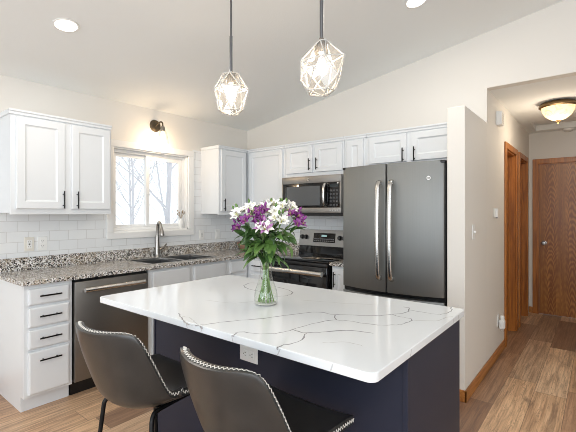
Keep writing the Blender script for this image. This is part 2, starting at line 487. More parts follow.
# reveal boards
win.box(-0.12, WY0, WZ0, 0, WY0 + .012, WZ1); win.box(-0.12, WY1 - .012, WZ0, 0, WY1, WZ1)
win.box(-0.12, WY0, WZ0, 0, WY1, WZ0 + .012); win.box(-0.12, WY0, WZ1 - .012, 0, WY1, WZ1)
wo = struct(win.build('window_1', M['trim']))
fr = MB()
a, b, c, d = WY0 + .012, WY1 - .012, WZ0 + .012, WZ1 - .012
fr.box(-.118, a, c, -.05, a + .03, d, .004); fr.box(-.118, b - .03, c, -.05, b, d, .004)
fr.box(-.116, a + .028, c, -.051, b - .028, c + .03, .003); fr.box(-.116, a + .028, d - .03, -.051, b - .028, d, .003)
fr.build('window_frame', M['vinyl'], wo)
ym = -1.435
def sash(y0, y1, x0, x1, wd):
    s_ = MB(); z0, z1 = c + .031, d - .031
    s_.box(x0, y0, z0, x1, y0 + wd, z1, .004); s_.box(x0, y1 - wd, z0, x1, y1, z1, .004)
    s_.box(x0 + .001, y0 + wd - .002, z0, x1 - .001, y1 - wd + .002, z0 + .026, .002); s_.box(x0 + .001, y0 + wd - .002, z1 - wd, x1 - .001, y1 - wd + .002, z1, .002)
    so = s_.build('sash', M['vinyl'], wo)
    MB().box((x0 + x1) / 2 - .003, y0 + wd, z0 + .024, (x0 + x1) / 2 + .003, y1 - wd, z1 - wd).build('pane', M['pane'], so)
    return so
sash(a + .031, ym + .02, -.112, -.087, .035)
s2 = sash(ym - .02, b - .031, -.082, -.056, .042)
MB().box(-.056, ym - .012, 1.57, -.046, ym + .012, 1.65, .003).build('latch', M['vinyl'], s2)
# baseboards
bb = MB()
bb.box(2.771, -0.722, 0, 2.924, -0.708, .085, .004); bb.box(2.91, -0.722, 0, 2.924, D1[0] - .075, .085, .004)
struct(bb.build('baseboard_partition', M['oak_y']))
struct(MB().box(2.91, HB - .014, 0, 2.955, HB, .085, .004).build('baseboard_hall', M['oak_y']))
struct(MB().box(2.91, D1[1] + .07, 0, 2.924, D2[0] - .07, .085, .004).build('baseboard_hall_left', M['oak_y']))

struct(MB().box(0, RY + .02, 0, .014, -2.80, .085, .004).build('baseboard_left', M['oak_y']))

def side_door(n, y0, y1):
    """oak doorway in the hall's left wall, its door shut at the far side of the wall"""
    o = MB()
    cwid, zt = .066, 2.05
    o.box(2.80, y0, 0, 2.91, y0 + .018, zt); o.box(2.80, y1 - .018, 0, 2.91, y1, zt); o.box(2.80, y0, zt - .018, 2.91, y1, zt)
    o.box(2.842, y0 + .018, 0, 2.856, y0 + .03, zt - .018); o.box(2.842, y1 - .03, 0, 2.856, y1 - .018, zt - .018)
    root = struct(o.build('door_%d' % n, M['oak']))
    k = MB()
    k.box(2.91, y0 - cwid + .006, 0, 2.928, y0 + .006, zt + cwid - .006, .004); k.box(2.91, y1 - .006, 0, 2.928, y1 + cwid - .006, zt + cwid - .006, .004)
    k.box(2.91, y0 + .006, zt - .006, 2.928, y1 - .006, zt + cwid - .006, .004)
    k.build('casing', M['oak'], root)
    sl = MB().box(2.804, y0 + .019, .012, 2.84, y1 - .019, zt - .02).build('door_slab', M['oak_door'], root)
    for z in (.25, 1.02, 1.80):
        MB().tube([(2.846, y0 + .024, z - .045), (2.846, y0 + .024, z + .045)], .008, 8).build('hinge', M['bronze'], sl, 40)
    return root
side_door(1, *D1); side_door(2, *D2)
# end door
o = MB(); o.box(3.01, HB, 0, 3.028, HB + .1, 2.045); o.box(3.772, HB, 0, 3.79, HB + .1, 2.045); o.box(3.01, HB, 2.027, 3.79, HB + .1, 2.045)
d3 = struct(o.build('door_3', M['oak']))
k = MB(); k.box(2.955, HB - .018, 0, 3.02, HB, 2.105, .004); k.box(3.78, HB - .018, 0, 3.845, HB, 2.105, .004); k.box(3.02, HB - .018, 2.038, 3.78, HB, 2.105, .004)
k.build('casing', M['oak'], d3)
sl = MB().box(3.03, HB + .012, .004, 3.77, HB + .047, 2.025, .002).build('door_slab', M['oak_door'], d3)
kn = MB(); kn.lathe([(0, 0), (.032, 0), (.032, .006), (.012, .01), (.012, .035)], (0, 0, 0), 20)
kn.lathe([(.012, .03), (.026, .042), (.029, .055), (.022, .068), (0, .07)], (0, 0, 0), 20)
kn.build('door_knob', M['nickel'], sl, 50, (3.085, HB + .012, .965), (math.radians(90), 0, 0))
# attic hatch: frame and lid
h = MB()
for (x0, y0, x1, y1) in ((HX0, HY0, HX1, HY0 + .012), (HX0, HY1 - .012, HX1, HY1), (HX0, HY0, HX0 + .012, HY1), (HX1 - .012, HY0, HX1, HY1)):
    h.box(x0, y0, 2.466, x1, y1, 2.55)
h.box(HX0, HY0, 2.535, HX1, HY1, 2.56)
struct(h.build('trim_attic_hatch', M['ceiling']))

# outdoors: snow and bare trees
struct(MB().box(-60, -30, -0.75, -0.6, 60, -0.65).build('ground_snow', M['snow']))
def tree(x, y, h, r, seed, label, lean=0.0):
    rnd = random.Random(seed); mb = MB()
    def branch(p, d, L, r, lv):
        n = 6; pts = [p.copy()]; q = p.copy(); dd = d.copy()
        for i in range(n):
            dd = (dd + Vector((rnd.uniform(-1, 1), rnd.uniform(-1, 1), rnd.uniform(-.4, .8))) * (.08 if lv == 0 else .2)).normalized()
            q = q + dd * L / n; pts.append(q.copy())
        mb.tube(pts, [r * (1 - .75 * i / n) for i in range(n + 1)], 7 if lv < 2 else 4)
        if lv < 3:
            for i in range([20, 13, 8][lv]):
                t = rnd.uniform(.18 if lv == 0 else .1, .98); kk = min(int(t * n), n - 1)
                bp = pts[kk].lerp(pts[kk + 1], t * n - kk)
                ang = rnd.uniform(0, 6.283); up = rnd.uniform(.5, 1.3)
                nd = Vector((math.cos(ang), math.sin(ang), up)).normalized()
                nd = (nd + dd * .3).normalized()
                branch(bp, nd, L * rnd.uniform(.34, .58) * (1 - .4 * t), r * (1 - .7 * t) * .36, lv + 1)
    branch(Vector((0, 0, 0)), Vector((lean, 0.02, 1)).normalized(), h, r, 0)
    tag(mb.build('bare_tree', M['bark'], None, 60, (x, y, -0.65)), label, 'tree', 'bare trees beyond the window')
tree(-5.2, 2.25, 6.5, .085, 3, 'bare tree with the thickest pale trunk, behind the right window pane', .03)
tree(-4.2, 0.75, 5.0, .03, 12, 'slim bare tree closest behind the left window pane')
tree(-7.4, 2.6, 6.5, .045, 21, 'bare tree further back, behind the middle bar of the window')
tree(-7.0, 4.2, 6.0, .05, 33, 'bare tree far back at the right edge of the window')
tree(-8.6, 1.9, 6.2, .045, 45, 'bare tree far back behind the left half of the window')

# ------------------------------------------------------------------ cabinets
PI = math.pi
def bar_pull(p, x, z, yf, L=.14, vert=True, nm='handle', r=.0055):
    k = MB(); so = .028
    if vert:
        k.tube([(x, yf - so, z - L / 2), (x, yf - so, z + L / 2)], r, 10)
        for s in (-1, 1): k.tube([(x, yf, z + s * L * .32), (x, yf - so, z + s * L * .32)], r * .8, 8)
    else:
        k.tube([(x - L / 2, yf - so, z), (x + L / 2, yf - so, z)], r, 10)
        for s in (-1, 1): k.tube([(x + s * L * .32, yf, z), (x + s * L * .32, yf - so, z)], r * .8, 8)
    return k.build(nm, M['black'], p, 40)

def upper(label, loc, rz, w, z0, z1, doors, dep=.305, crown=True, left_end=0.0):
    """doors: list of (x0, x1, handle_x or None); local front is -y"""
    t = thing('wall_cabinet', label, 'cabinet', (loc[0], loc[1], z0), rz, 'white wall cabinets')
    H = z1 - z0
    b = MB()
    b.box(0, -dep + .018, 0.012, w, 0, H); b.box(0, -dep, 0, w, -dep + .02, H, .0015)
    b.build('body', M['cab'], t)
    if crown:
        cr = MB(); cr.box(-left_end, -dep - .012, H - .03, w, -dep + .002, H + .006, .004); cr.box(-left_end, -dep - .02, H - .008, w, -dep + .002, H + .008, .003)
        if left_end: cr.box(-left_end, -dep, H - .03, 0, 0, H + .006, .004)
        cr.build('top_moulding', M['cab'], t)
    for (x0, x1, hx) in doors:
        dr = MB().panel(x0, .042, x1, H - .04, -dep, .02).build('door', M['cab'], t)
        if hx is not None: bar_pull(dr, hx, .042 + (.073 if H > .5 else (.085 if H > .35 else .058)), -dep - .02, .14 if H > .5 else .125)
    return t

A = lambda y: (0.009, y)      # wall A cabinets: local x runs along +Y
RA = PI / 2
upper('white two-door wall cabinet left of the sink window', A(-2.774), RA, .753, 1.367, 2.134, [(.034, .368, .352), (.42, .735, .458)], left_end=.012)
upper('white single-door wall cabinet right of the sink window', A(-0.779), RA, .445, 1.352, 2.134, [(.03, .425, .062)], left_end=.012)
upper('white wall cabinet with one wide door in the room corner', (.010, -.009), 0, .895, 1.352, 2.134, [(.345, .868, None)])
upper('short white two-door wall cabinet above the microwave', (.907, -.009), 0, .763, 1.765, 2.134, [(.03, .380, .352), (.415, .745, .447)])
upper('narrow white wall cabinet between microwave and refrigerator', (1.672, -.009), 0, .246, 1.352, 2.134, [(.035, .215, None)])
upper('short white two-door wall cabinet above the refrigerator', (1.920, -.009), 0, .860, 1.80, 2.134, [(.03, .40, .372), (.44, .833, .476)])

def base_cab(label, loc, rz, w, fronts, end_left=False, dep=.60, name='base_cabinet', top=.882, open_top=False):
    """fronts: list of (kind, x0, z0, x1, z1, handle) with kind drawer/door; handle (x, z, vertical)"""
    t = thing(name, label, 'cabinet', (loc[0], loc[1], 0), rz, 'white base cabinets')
    b = MB()
    b.box(0, -dep + .018, .105, w, 0, .70 if open_top else top); b.box(0, -dep, .105, w, -dep + .02, top, .0015)
    if open_top: b.box(0, -dep + .018, .70, .018, 0, top); b.box(w - .018, -dep + .018, .70, w, 0, top)
    b.build('body', M['cab'], t)
    tk = MB().box(.019 if end_left else 0.0, -dep + .057, 0, w, -dep + .072, .1045)
    if end_left: tk.box(0, -dep + .055, 0, .018, 0, .1045)
    tk.build('toe_kick', M['cab'], t)
    for (kind, x0, z0, x1, z1, hd) in fronts:
        p = MB().panel(x0, z0, x1, z1, -dep, .02, .05 if kind == 'door' else 0).build('door' if kind == 'door' else ('drawer_front' if kind == 'drawer' else 'false_front'), M['cab'], t)
        if hd: bar_pull(p, hd[0], hd[1], -dep - .02, .14, hd[2])
    return t
zs = [(.742, .853), (.588, .722), (.438, .568), (.125, .418)]
base_cab('white base cabinet with four drawers left of the dishwasher', A(-2.782), RA, .312,
         [('drawer', .026, a_, .286, b_, (.156, (a_ + b_) / 2 + (.085 if k == 3 else .005), False)) for k, (a_, b_) in enumerate(zs)], True)
base_cab('white sink base cabinet with two false drawer fronts under the window', A(-1.842), RA, .915,
         [('false_front', .035, .72, .435, .86, None), ('false_front', .485, .72, .88, .86, None),
          ('door', .035, .125, .435, .69, (.40, .6, True)), ('door', .485, .125, .88, .69, (.52, .6, True))], open_top=True)
base_cab('white corner base cabinet right of the sink cabinet', A(-0.925), RA, .30,
         [('drawer', .04, .735, .28, .86, None), ('door', .04, .125, .28, .70, None)])
base_cab('white base cabinet between room corner and range', (.012, -.009), 0, .898,
         [('drawer', .655, .735, .885, .86, (.77, .80, False)), ('door', .655, .125, .885, .70, (.85, .62, True))])
base_cab('narrow white base cabinet between range and refrigerator', (1.712, -.009), 0, .17,
         [('door', .018, .125, .155, .86, (.042, .76, True))])

# ------------------------------------------------------------------ granite worktops
SK = (.10, .535, -1.755, -1.005)     # sink hole x0 x1 y0 y1
g = MB(); zt, zb, fx = .914, .884, .648
yl = -2.805
g.box(.001, yl, zb, fx, SK[2], zt, .003); g.box(.001, SK[3], zb, fx, -.001, zt, .003)
g.box(SK[1], SK[2] - .003, zb, fx, SK[3] + .003, zt, .003); g.box(.001, SK[2] - .003, zb, SK[0], SK[3] + .003, zt, .003)
g.box(fx - .003, -.648, zb, .915, -.001, zt, .003)
wt = g.build('granite_worktop', M['granite'])
tag(wt, 'speckled grey granite worktop running under the window into the corner', 'worktop')
bs = MB(); bs.box(.009, yl, .9141, .029, -.009, 1.016, .002); bs.box(.03, -.029, 0.9141, .915, -.009, 1.016, .002)
bs.build('upstand', M['granite'], wt)
g = MB(); g.box(1.702, -.648, zb, 1.884, -.001, zt, .003)
w2 = g.build('granite_worktop', M['granite'])
tag(w2, 'small strip of granite worktop between range and refrigerator', 'worktop')
MB().box(1.702, -.029, .9141, 1.884, -.009, 1.016, .002).build('upstand', M['granite'], w2)

# sink
t = thing('kitchen_sink', 'double-bowl stainless steel sink set in granite under the window', 'sink', (0, 0, .914))
def bowl(y0, y1):
    x0, x1 = SK[0] + .012, SK[1] - .012
    b = MB(); tm = bmesh.new()
    def ring(i, z): return [tm.verts.new(p) for p in ((x0 + i, y0 + i, z), (x1 - i, y0 + i, z), (x1 - i, y1 - i, z), (x0 + i, y1 - i, z))]
    R = [ring(0, -.004), ring(.004, -.02), ring(.008, -.17), ring(.03, -.19)]
    for p, q in zip(R, R[1:]):
        for k in range(4): tm.faces.new((p[k], q[k], q[(k + 1) % 4], p[(k + 1) % 4]))
    tm.faces.new(R[-1]); b._merge(tm, 0)
    b.lathe([(0, .002), (.03, .002), (.04, 0)], ((x0 + x1) / 2, (y0 + y1) / 2, -.189), 20)
    return b.build('bowl', M['sinksteel'], t)
bowl(SK[2] + .012, -1.392); bowl(-1.368, SK[3] - .012)
r_ = MB()
r_.box(SK[0] - .004, SK[2] - .004, -.006, SK[1] + .004, SK[2] + .014, .003, .002); r_.box(SK[0] - .004, SK[3] - .014, -.006, SK[1] + .004, SK[3] + .004, .003, .002)
r_.box(SK[0] - .004, SK[2], -.006, SK[0] + .014, SK[3], .003, .002); r_.box(SK[1] - .014, SK[2], -.006, SK[1] + .004, SK[3], .003, .002)
r_.box(SK[0], -1.394, -.02, SK[1], -1.366, .001, .002)
r_.build('rim', M['steel'], t)

# faucet
t = thing('kitchen_faucet', 'tall brushed steel pull-down faucet behind the sink', 'faucet', (.066, -1.40, .914), math.radians(-6))
MB().lathe([(0, 0), (.033, 0), (.033, .006), (.029, .012), (.028, .05), (.023, .13), (.017, .235), (0, .236)], (0, 0, 0), 24).build('body', M['nickel'], t, 40)
MB().tube(catmull([(0, 0, .22), (.002, 0, .28), (.012, 0, .335), (.035, 0, .363), (.058, 0, .352), (.075, 0, .318)], 6), [.0155] * 31, 14).build('spout', M['nickel'], t, 60)
MB().tube([(.072, 0, .325), (.088, 0, .28), (.102, 0, .235), (.105, 0, .225)], [.0165, .021, .024, .021], 16).build('spray_head', M['nickel'], t, 50)
MB().tube([(0.0, .02, .075), (.004, .05, .085), (.006, .075, .105), (.008, .10, .135)], [.013, .011, .008, .0075], 12).build('lever', M['nickel'], t, 50)

# ------------------------------------------------------------------ dishwasher
t = thing('dishwasher', 'dark slate dishwasher with steel bar handle beside the drawers', 'dishwasher', (.012, -2.464, 0), RA)
MB().box(.005, -.57, .10, .600, 0, .875).build('body', M['blackplastic'], t)
dr = MB().box(.004, -.622, .115, .606, -.571, .862, .006).build('door', M['slate_dark'], t, 40)
MB().box(.008, -.6, .863, .602, -.57, .878).build('control_strip', M['blackplastic'], t)
MB().box(.005, -.54, 0, .605, -.52, .099).build('toe_kick', M['blackplastic'], t)
h = MB(); h.tube([(.06, -.667, .80), (.55, -.667, .80)], .019, 14, 0)
for x in (.075, .535): h.tube([(x, -.62, .80), (x, -.667, .80)], .012, 10)
h.build('handle', M['steel'], dr, 40)

# ------------------------------------------------------------------ range
t = thing('electric_range', 'stainless electric range with black glass cooktop under the microwave', 'range', (.920, -.012, 0), 0)
W_ = .772
b = MB(); b.box(0, -.60, .06, W_, -.0, .895); b.box(.02, -.56, 0, W_ - .02, -.04, .06)
b.build('body', M['blackplastic'], t)
ct = MB().box(-.002, -.635, .897, W_ + .002, -.07, .916, .005).build('cooktop', M['blackglass'], t, 40)
ringm = mat('cooktop_ring', (58, 58, 60), 0.2)
for (x, y, r) in ((.20, -.20, .085), (.56, -.20, .085), (.20, -.47, .11), (.56, -.47, .095)):
    MB().lathe([(r - .004, 0), (r - .004, .0006), (r, .0006), (r, 0)], (x, y, .9161), 36).build('burner_ring', ringm, ct)
bgd = MB(); bgd.prism([(-.07, .897), (-.0, .897), (-.0, 1.17), (-.03, 1.17), (-.055, 1.0)], 0, W_, axis='x')
bgo = bgd.build('backguard', M['blackglass'], t)
cp = MB(); cp.prism([(-.062, 1.002), (-.05, 1.0), (-.022, 1.174), (-.002, 1.174), (-.002, 1.184), (-.034, 1.184)], -.002, W_ + .002, axis='x')
cpo = cp.build('control_panel', M['panelsteel'], t)
tilt = math.atan2(.026, .18)
def face_pt(z, off=0.0):
    f_ = (z - 1.002) / .182
    return -.062 + .028 * f_ - off
dm = MB().box(-.145, -.002, -.055, .145, .004, .05, .002).build('display', M['blackglass'], cpo, None, (.342, face_pt(1.098, .001), 1.098), (-tilt, 0, 0))
MB().box(-.035, -.0035, .008, .035, -.0018, .03).build('clock', mat('clock_digits', (160, 190, 190), .4, 0, (170, 210, 210), .35), dm)
kbm = MB()
for i in range(10):
    for j in range(2): kbm.box(-.13 + i * .027, -.003, -.045 + j * .022, -.114 + i * .027, -.0018, -.033 + j * .022)
kbm.build('touch_keys', mat('touch_key_print', (120, 120, 122), .4), dm)
for x in (.042, .096, .548, .602):
    k_ = MB(); k_.lathe([(0, .032), (.018, .032), (.021, .028), (.023, .006), (.027, .004), (.027, 0)], (0, 0, 0), 20)
    k_.box(-.003, -.02, .030, .003, .02, .036, .001)
    k_.build('knob', M['knob'], cpo, 40, (x, face_pt(1.098), 1.098), (math.radians(90) - tilt, 0, 0))
od = MB().box(.004, -.655, .225, W_ - .004, -.601, .862, .006).build('oven_door', M['blackglass'], t, 40)
MB().box(.004, -.652, .864, W_ - .004, -.601, .895, .004).build('front_trim', M['blackplastic'], t, 40)
MB().box(.12, -.6565, .36, W_ - .12, -.6545, .70, .0008).build('oven_window', mat('oven_window_glass', (26, 26, 28), .04), od)
h = MB(); h.tube([(.02, -.712, .805), (W_ - .02, -.712, .805)], .025, 16, 0, 1.0)
for x in (.045, W_ - .045): h.box(x - .016, -.712, .79, x + .016, -.65, .82, .004)
h.build('handle', M['steel'], od, 40)
MB().box(.004, -.65, .065, W_ - .004, -.601, .215, .006).build('drawer', M['slate_dark'], t, 40)

# ------------------------------------------------------------------ microwave
t = thing('microwave_oven', 'over-the-range microwave oven in slate steel with black door', 'microwave', (.936, -.012, 1.348), 0)
W_ = .756; Hm = .412
MB().box(0, -.365, .0, W_, 0, Hm).build('body', M['blackplastic'], t)
fr_ = MB()
fr_.box(0, -.40, Hm - .075, W_, -.366, Hm, .004); fr_.box(0, -.40, .028, W_, -.366, .082, .004)
fr_.box(0, -.40, .08, .018, -.366, Hm - .072, .003); fr_.box(W_ - .018, -.40, .08, W_, -.366, Hm - .072, .003)
fr_.build('front_frame', M['slate_dark'], t, 40)
md = MB().box(.018, -.396, .082, .595, -.366, Hm - .074, .003).build('door', M['blackglass'], t, 40)
MB().box(.07, -.3975, .105, .50, -.3955, Hm - .105, .0008).build('door_window', mat('microwave_window_reflection', (88, 90, 92), .15), md)  # grey of the reflected room put into the window's base colour
h = MB(); h.tube(catmull([(.572, -.39, .10), (.572, -.425, .125), (.572, -.438, .21), (.572, -.425, .30), (.572, -.39, .328)], 6), .0165, 12)
h.build('handle', M['steel'], md, 50)
kp = MB().box(.600, -.397, .082, W_ - .018, -.366, Hm - .074, .003).build('keypad', M['blackglass'], t, 40)
kk = MB()
for i in range(3):
    for j in range(5): kk.box(.622 + i * .036, -.3985, .10 + j * .036, .646 + i * .036, -.3965, .118 + j * .036)
kk.build('touch_keys', mat('keypad_print', (74, 74, 76), .4), kp)
MB().box(.622, -.3985, .288, .72, -.3965, .318).build('display', mat('microwave_display', (30, 40, 42), .1), kp)
bt = MB()
for i in range(4): bt.lathe([(0, .003), (.006, .003), (.007, 0)], (0, 0, 0), 12, 0, Matrix.Translation((.63 + i * .03, -.40, .055)) @ Matrix.Rotation(math.radians(90), 4, 'X'))
bt.build('button', M['steel'], t)
def badge(parent, x, y, z, r=.012):
    b = MB(); b.lathe([(0, .0025), (r * .8, .0025), (r * .82, .004), (r, .004), (r, 0)], (0, 0, 0), 24)
    o = b.build('badge', M['steel'], parent, 40, (x, y, z), (math.radians(90), 0, 0))
    s = MB()
    for sg in (-1, 1):
        s.tube(catmull([(sg * r * .1, 0, .003), (sg * r * .45, r * .3, .003), (sg * r * .5, -r * .1, .003), (sg * r * .2, -r * .4, .003), (sg * r * .1, r * .2, .003)], 4), r * .07, 6)
    s.build('monogram', mat('badge_engraving', (60, 60, 62), .4, .5), o)
badge(t, .36, -.4005, Hm - .037, .014)
MB().box(.02, -.39, -.003, W_ - .02, -.02, .0).build('vent_grille', M['blackplastic'], t)

# ------------------------------------------------------------------ refrigerator
t = thing('refrigerator', 'french-door refrigerator in slate steel beside the partition wall', 'refrigerator', (1.884, -.02, 0), 0)
W_ = .892
b = MB(); b.box(.004, -.665, .02, W_ - .004, 0, 1.755, .004); b.box(.03, -.64, 0, W_ - .03, -.03, .02)
b.build('body', M['blackplastic'], t)
def bow(x): return -.690 - .068 * (1 - ((x - W_ / 2) / (W_ / 2)) ** 2)
def fdoor(x0, x1, z0, z1, nm):
    mb = MB(); n = 12; pts = []
    for i in range(n + 1):
        x = x0 + (x1 - x0) * i / n
        e = 0.0
        if i == 0 or i == n: e = .012
        pts.append((x, bow(x) + e))
    x_in = .012
    pts.insert(1, (x0 + .006, bow(x0) + .002)); pts.insert(-1, (x1 - .006, bow(x1) + .002))
    pts += [(x1, -.668), (x0, -.668)]
    mb.prism(pts, z0, z1, axis='z', bev=.004)
    return mb.build(nm, M['slate'], t, 30)
dl = fdoor(.002, W_ / 2 - .003, .735, 1.776, 'door')
drr = fdoor(W_ / 2 + .003, W_ - .010, .735, 1.776, 'door')
fz = fdoor(.002, W_ - .010, .065, .70, 'freezer_drawer')
def fhandle(x, par):
    y = bow(x)
    path = catmull([(x, y - .012, .838), (x, y - .05, .875), (x, y - .066, 1.05), (x, y - .070, 1.235), (x, y - .066, 1.42), (x, y - .05, 1.60), (x, y - .012, 1.635)], 6)
    mb = MB(); mb.tube(path, .019, 12, 0, .6, (0, 1, 0))
    mb.box(x - .014, y - .03, .84, x + .014, y + .004, .87, .004); mb.box(x - .014, y - .03, 1.605, x + .014, y + .004, 1.635, .004)
    mb.build('handle', M['steel'], par, 50)
fhandle(W_ / 2 - .052, dl); fhandle(W_ / 2 + .052, drr)
mb = MB(); mb.tube(catmull([(.10, bow(.1), .60), (.12, bow(.12) - .05, .60), (W_ / 2, bow(W_ / 2) - .055, .60), (W_ - .12, bow(.12) - .05, .60), (W_ - .10, bow(.1), .60)], 8), .016, 12)
mb.build('handle', M['steel'], fz, 50)
for x_ in (W_ - .09, .004): MB().box(x_, -.70, 1.756, x_ + .086, -.58, 1.778, .006).build('hinge_cover', M['blackplastic'], t, 40)
badge(drr, .775, bow(.775) - .0005, 1.645, .016)

# ------------------------------------------------------------------ island
IX0, IX1, IY0, IY1 = 1.497, 3.170, -2.700, -1.720
t = thing('kitchen_island', 'navy blue kitchen island with white veined quartz top', 'island', (0, 0, 0))
b = MB(); b.box(1.59, -2.385, .0, 3.132, -1.775, .883)
b.build('body', M['navy'], t)
MB().box(3.133, -2.402, 0, 3.151, -1.752, .883, .0015).build('end_panel', M['navy'], t)
MB().box(1.571, -2.402, 0, 1.589, -1.752, .883, .0015).build('end_panel', M['navy'], t)
bp = MB(); bp.box(1.5895, -2.398, 0, 3.1325, -2.386, .883, .001)
bp.build('back_panel', M['navy'], t)
# doors on the range side
for i in range(3):
    x0 = 1.62 + i * .50
    dd_ = MB().panel(0, .14, .46, .86, 0, .02).build('door', M['navy'], t, None, (x0 + .46, -1.775, 0), (0, 0, PI))
    bar_pull(dd_, .06 if i else .40, .70, -.02)
def rrect(x0, y0, x1, y1, r, n=6):
    out = []
    for (cx, cy, a0) in ((x1 - r, y1 - r, 0), (x0 + r, y1 - r, 90), (x0 + r, y0 + r, 180), (x1 - r, y0 + r, 270)):
        for k in range(n + 1):
            a_ = math.radians(a0 + 90 * k / n); out.append((cx + r * math.cos(a_), cy + r * math.sin(a_)))
    return out
tp = MB(); tp.prism(rrect(IX0, IY0, IX1, IY1, .03), .884, .9143, axis='z', bev=.003)
def px_on_top(u, v, z=.9143):
    d_ = FW + RT * ((u - 288) / 391.0) + Vector((0, 0, (212 - v) / 391.0))
    return CAM + d_ * ((z - CAM.z) / d_.z)
VEINS = [
 ([(177.5, 313), (182.5, 319), (187.5, 324), (199, 326), (201, 329)], 5.0, 1),
 ([(182, 316), (190, 318), (195, 322), (199, 326)], 3.0, 2),
 ([(199, 325.5), (215, 323), (238, 320.5), (258, 319), (280, 316), (296, 314), (316, 312), (334, 314.5), (352, 315), (375, 315.5), (392, 314.5), (407, 312), (409, 308), (402, 307)], 4.0, 1),
 ([(392, 314.5), (397, 316), (412, 319.5), (404, 323.5), (389, 325.3), (369, 324), (349, 321), (336, 319.5), (335, 315)], 3.2, 1),
 ([(336, 319.5), (316, 322.8), (293, 329.4), (280, 333), (265, 334), (240, 332), (235, 334), (232.5, 337)], 3.6, 1),
 ([(293, 329.4), (304, 332.7), (323, 332), (346, 330.4), (374, 333.4)], 5.0, 1),
 ([(306, 333.4), (300, 341), (284, 345), (278.5, 347), (277, 350)], 4.0, 1),
 ([(412, 320), (435, 321), (445, 318), (453, 316)], 3.0, 2),
 ([(409, 310), (425, 312.5), (440, 314.5), (451, 311), (451.6, 307), (459, 306)], 3.0, 1),
 ([(262, 283.5), (250, 283), (244, 286), (249, 289), (258, 291), (272, 294)], 4.0, 1),
 ([(276, 287), (288, 290), (293, 293), (284, 296), (270, 296)], 4.0, 1),
 ([(320, 343), (345, 342), (362, 346)], 2.5, 2), ([(205, 300), (235, 303), (262, 300)], 3.0, 2), ([(300, 300), (340, 303), (380, 305)], 3.0, 2)]
vr = random.Random(5)
for pts, wd, mi in VEINS:
    P_ = [px_on_top(*p) for p in pts]
    P_ = catmull(P_, 5)
    P_ = [p + Vector((vr.uniform(-1, 1), vr.uniform(-1, 1), 0)) * .004 for p in P_]
    tm = bmesh.new(); L_ = []; n = len(P_)
    for i, p in enumerate(P_):
        d_ = (P_[min(i + 1, n - 1)] - P_[max(i - 1, 0)]); d_.z = 0; d_.normalize()
        nn = Vector((-d_.y, d_.x, 0)); hw = wd * .0008 * vr.uniform(.5, 1.3) * (1.0 if 0 < i < n - 1 else .3)
        L_.append((tm.verts.new(p + nn * hw), tm.verts.new(p - nn * hw)))
    for q, r in zip(L_, L_[1:]): tm.faces.new((q[0], q[1], r[1], r[0]))
    bmesh.ops.recalc_face_normals(tm, faces=tm.faces[:])
    for f_ in tm.faces:
        if f_.normal.z < 0: f_.normal_flip()
    for v_ in tm.verts: v_.co.z = .91445
    tp._merge(tm, mi)
# veins crossing the near and right edges of the slab
for (u_, v_, dx) in ((200.5, 329, .010), (187, 326, -.012), (232.5, 338.5, -.008), (277, 350, .012), (330, 365, .008)):
    d_ = FW + RT * ((u_ - 288) / 391.0); x = CAM.x + d_.x * (IY0 - CAM.y) / d_.y
    tp.prism([(x, .888), (x + .005, .888), (x + dx + .005, .911), (x + dx, .911)], IY0 - .0002, IY0 + .002, 2, 'y')
for (y, dy) in ((-2.43, .012), (-1.93, .01), (-1.84, -.01)):
    tp.prism([(y, .888), (y + .006, .888), (y + dy + .006, .911), (y + dy, .911)], IX1 - .002, IX1 + .0002, 2, 'x')
tp.build('quartz_top', [M['quartz'], M['vein'], M['vein_soft']], t, None)
# duplex outlet on the island's back panel
def outlet(label, loc, rot, kind='duplex', name='wall_outlet', mt='plastic', wide=False):
    o = thing(name, label, 'outlet' if kind == 'duplex' else 'light switch', loc)
    o.rotation_euler = rot
    hw = .036
    MB().box(-hw, -.006, -.058, hw, 0, .058, .003).build('cover_plate', M[mt], o)
    if kind == 'duplex':
        for z in (-.021, .021):
            f_ = MB(); f_.box(-.017, -.0085, z - .014, .017, -.0055, z + .014, .003)
            fo = f_.build('socket', M['plastic'], o)
            s = MB(); s.box(-.008, -.0092, z - .002, -.006, -.0083, z + .008); s.box(.006, -.0092, z - .002, .008, -.0083, z + .008); s.lathe([(0, .0009), (.0025, .0009), (.0025, 0)], (0, 0, 0), 10, 0, Matrix.Translation((0, -.0083, z - .008)) @ Matrix.Rotation(PI / 2, 4, 'X'))
            s.build('slot', M['slot'], fo)
    elif kind == 'gfci':
        MB().box(-.018, -.009, -.035, .018, -.0055, .035, .002).build('socket', M['plastic'], o)
        s = MB()
        for z in (-.02, .02): s.box(-.008, -.0098, z - .004, -.006, -.0088, z + .004); s.box(.006, -.0098, z - .004, .008, -.0088, z + .004)
        s.box(-.006, -.0105, -.006, .006, -.0088, .006, .001)
        s.build('slot', M['slot'], o)
    elif kind == 'rocker':
        MB().box(-.017, -.011, -.034, .017, -.0055, .034, .003).build('rocker', M['plastic'], o)
    else:
        MB().box(-.005, -.022, -.008, .005, -.0055, .010, .002).build('toggle', M['plastic'], o)
    return o
isl_o = outlet('white duplex outlet on the navy island below the quartz edge', (2.373, -2.3985, .708), (0, 0, 0))
isl_o.rotation_euler = (0, math.radians(90), 0)
outlet('grey cover plate on the tile, leftmost of the two under the two-door cabinet', (.0085, -2.555, 1.12), (0, 0, RA), 'gfci', 'wall_outlet', 'plastic_cream')
outlet('white duplex outlet on the tile just right of the grey cover plate', (.0085, -2.458, 1.12), (0, 0, RA), 'duplex')
outlet('white outlet on the tile at the lower right of the window', (.0085, -0.775, 1.115), (0, 0, RA), 'gfci')
outlet('white rocker switch on the tile closest to the room corner', (.0085, -0.53, 1.115), (0, 0, RA), 'rocker', 'light_switch')
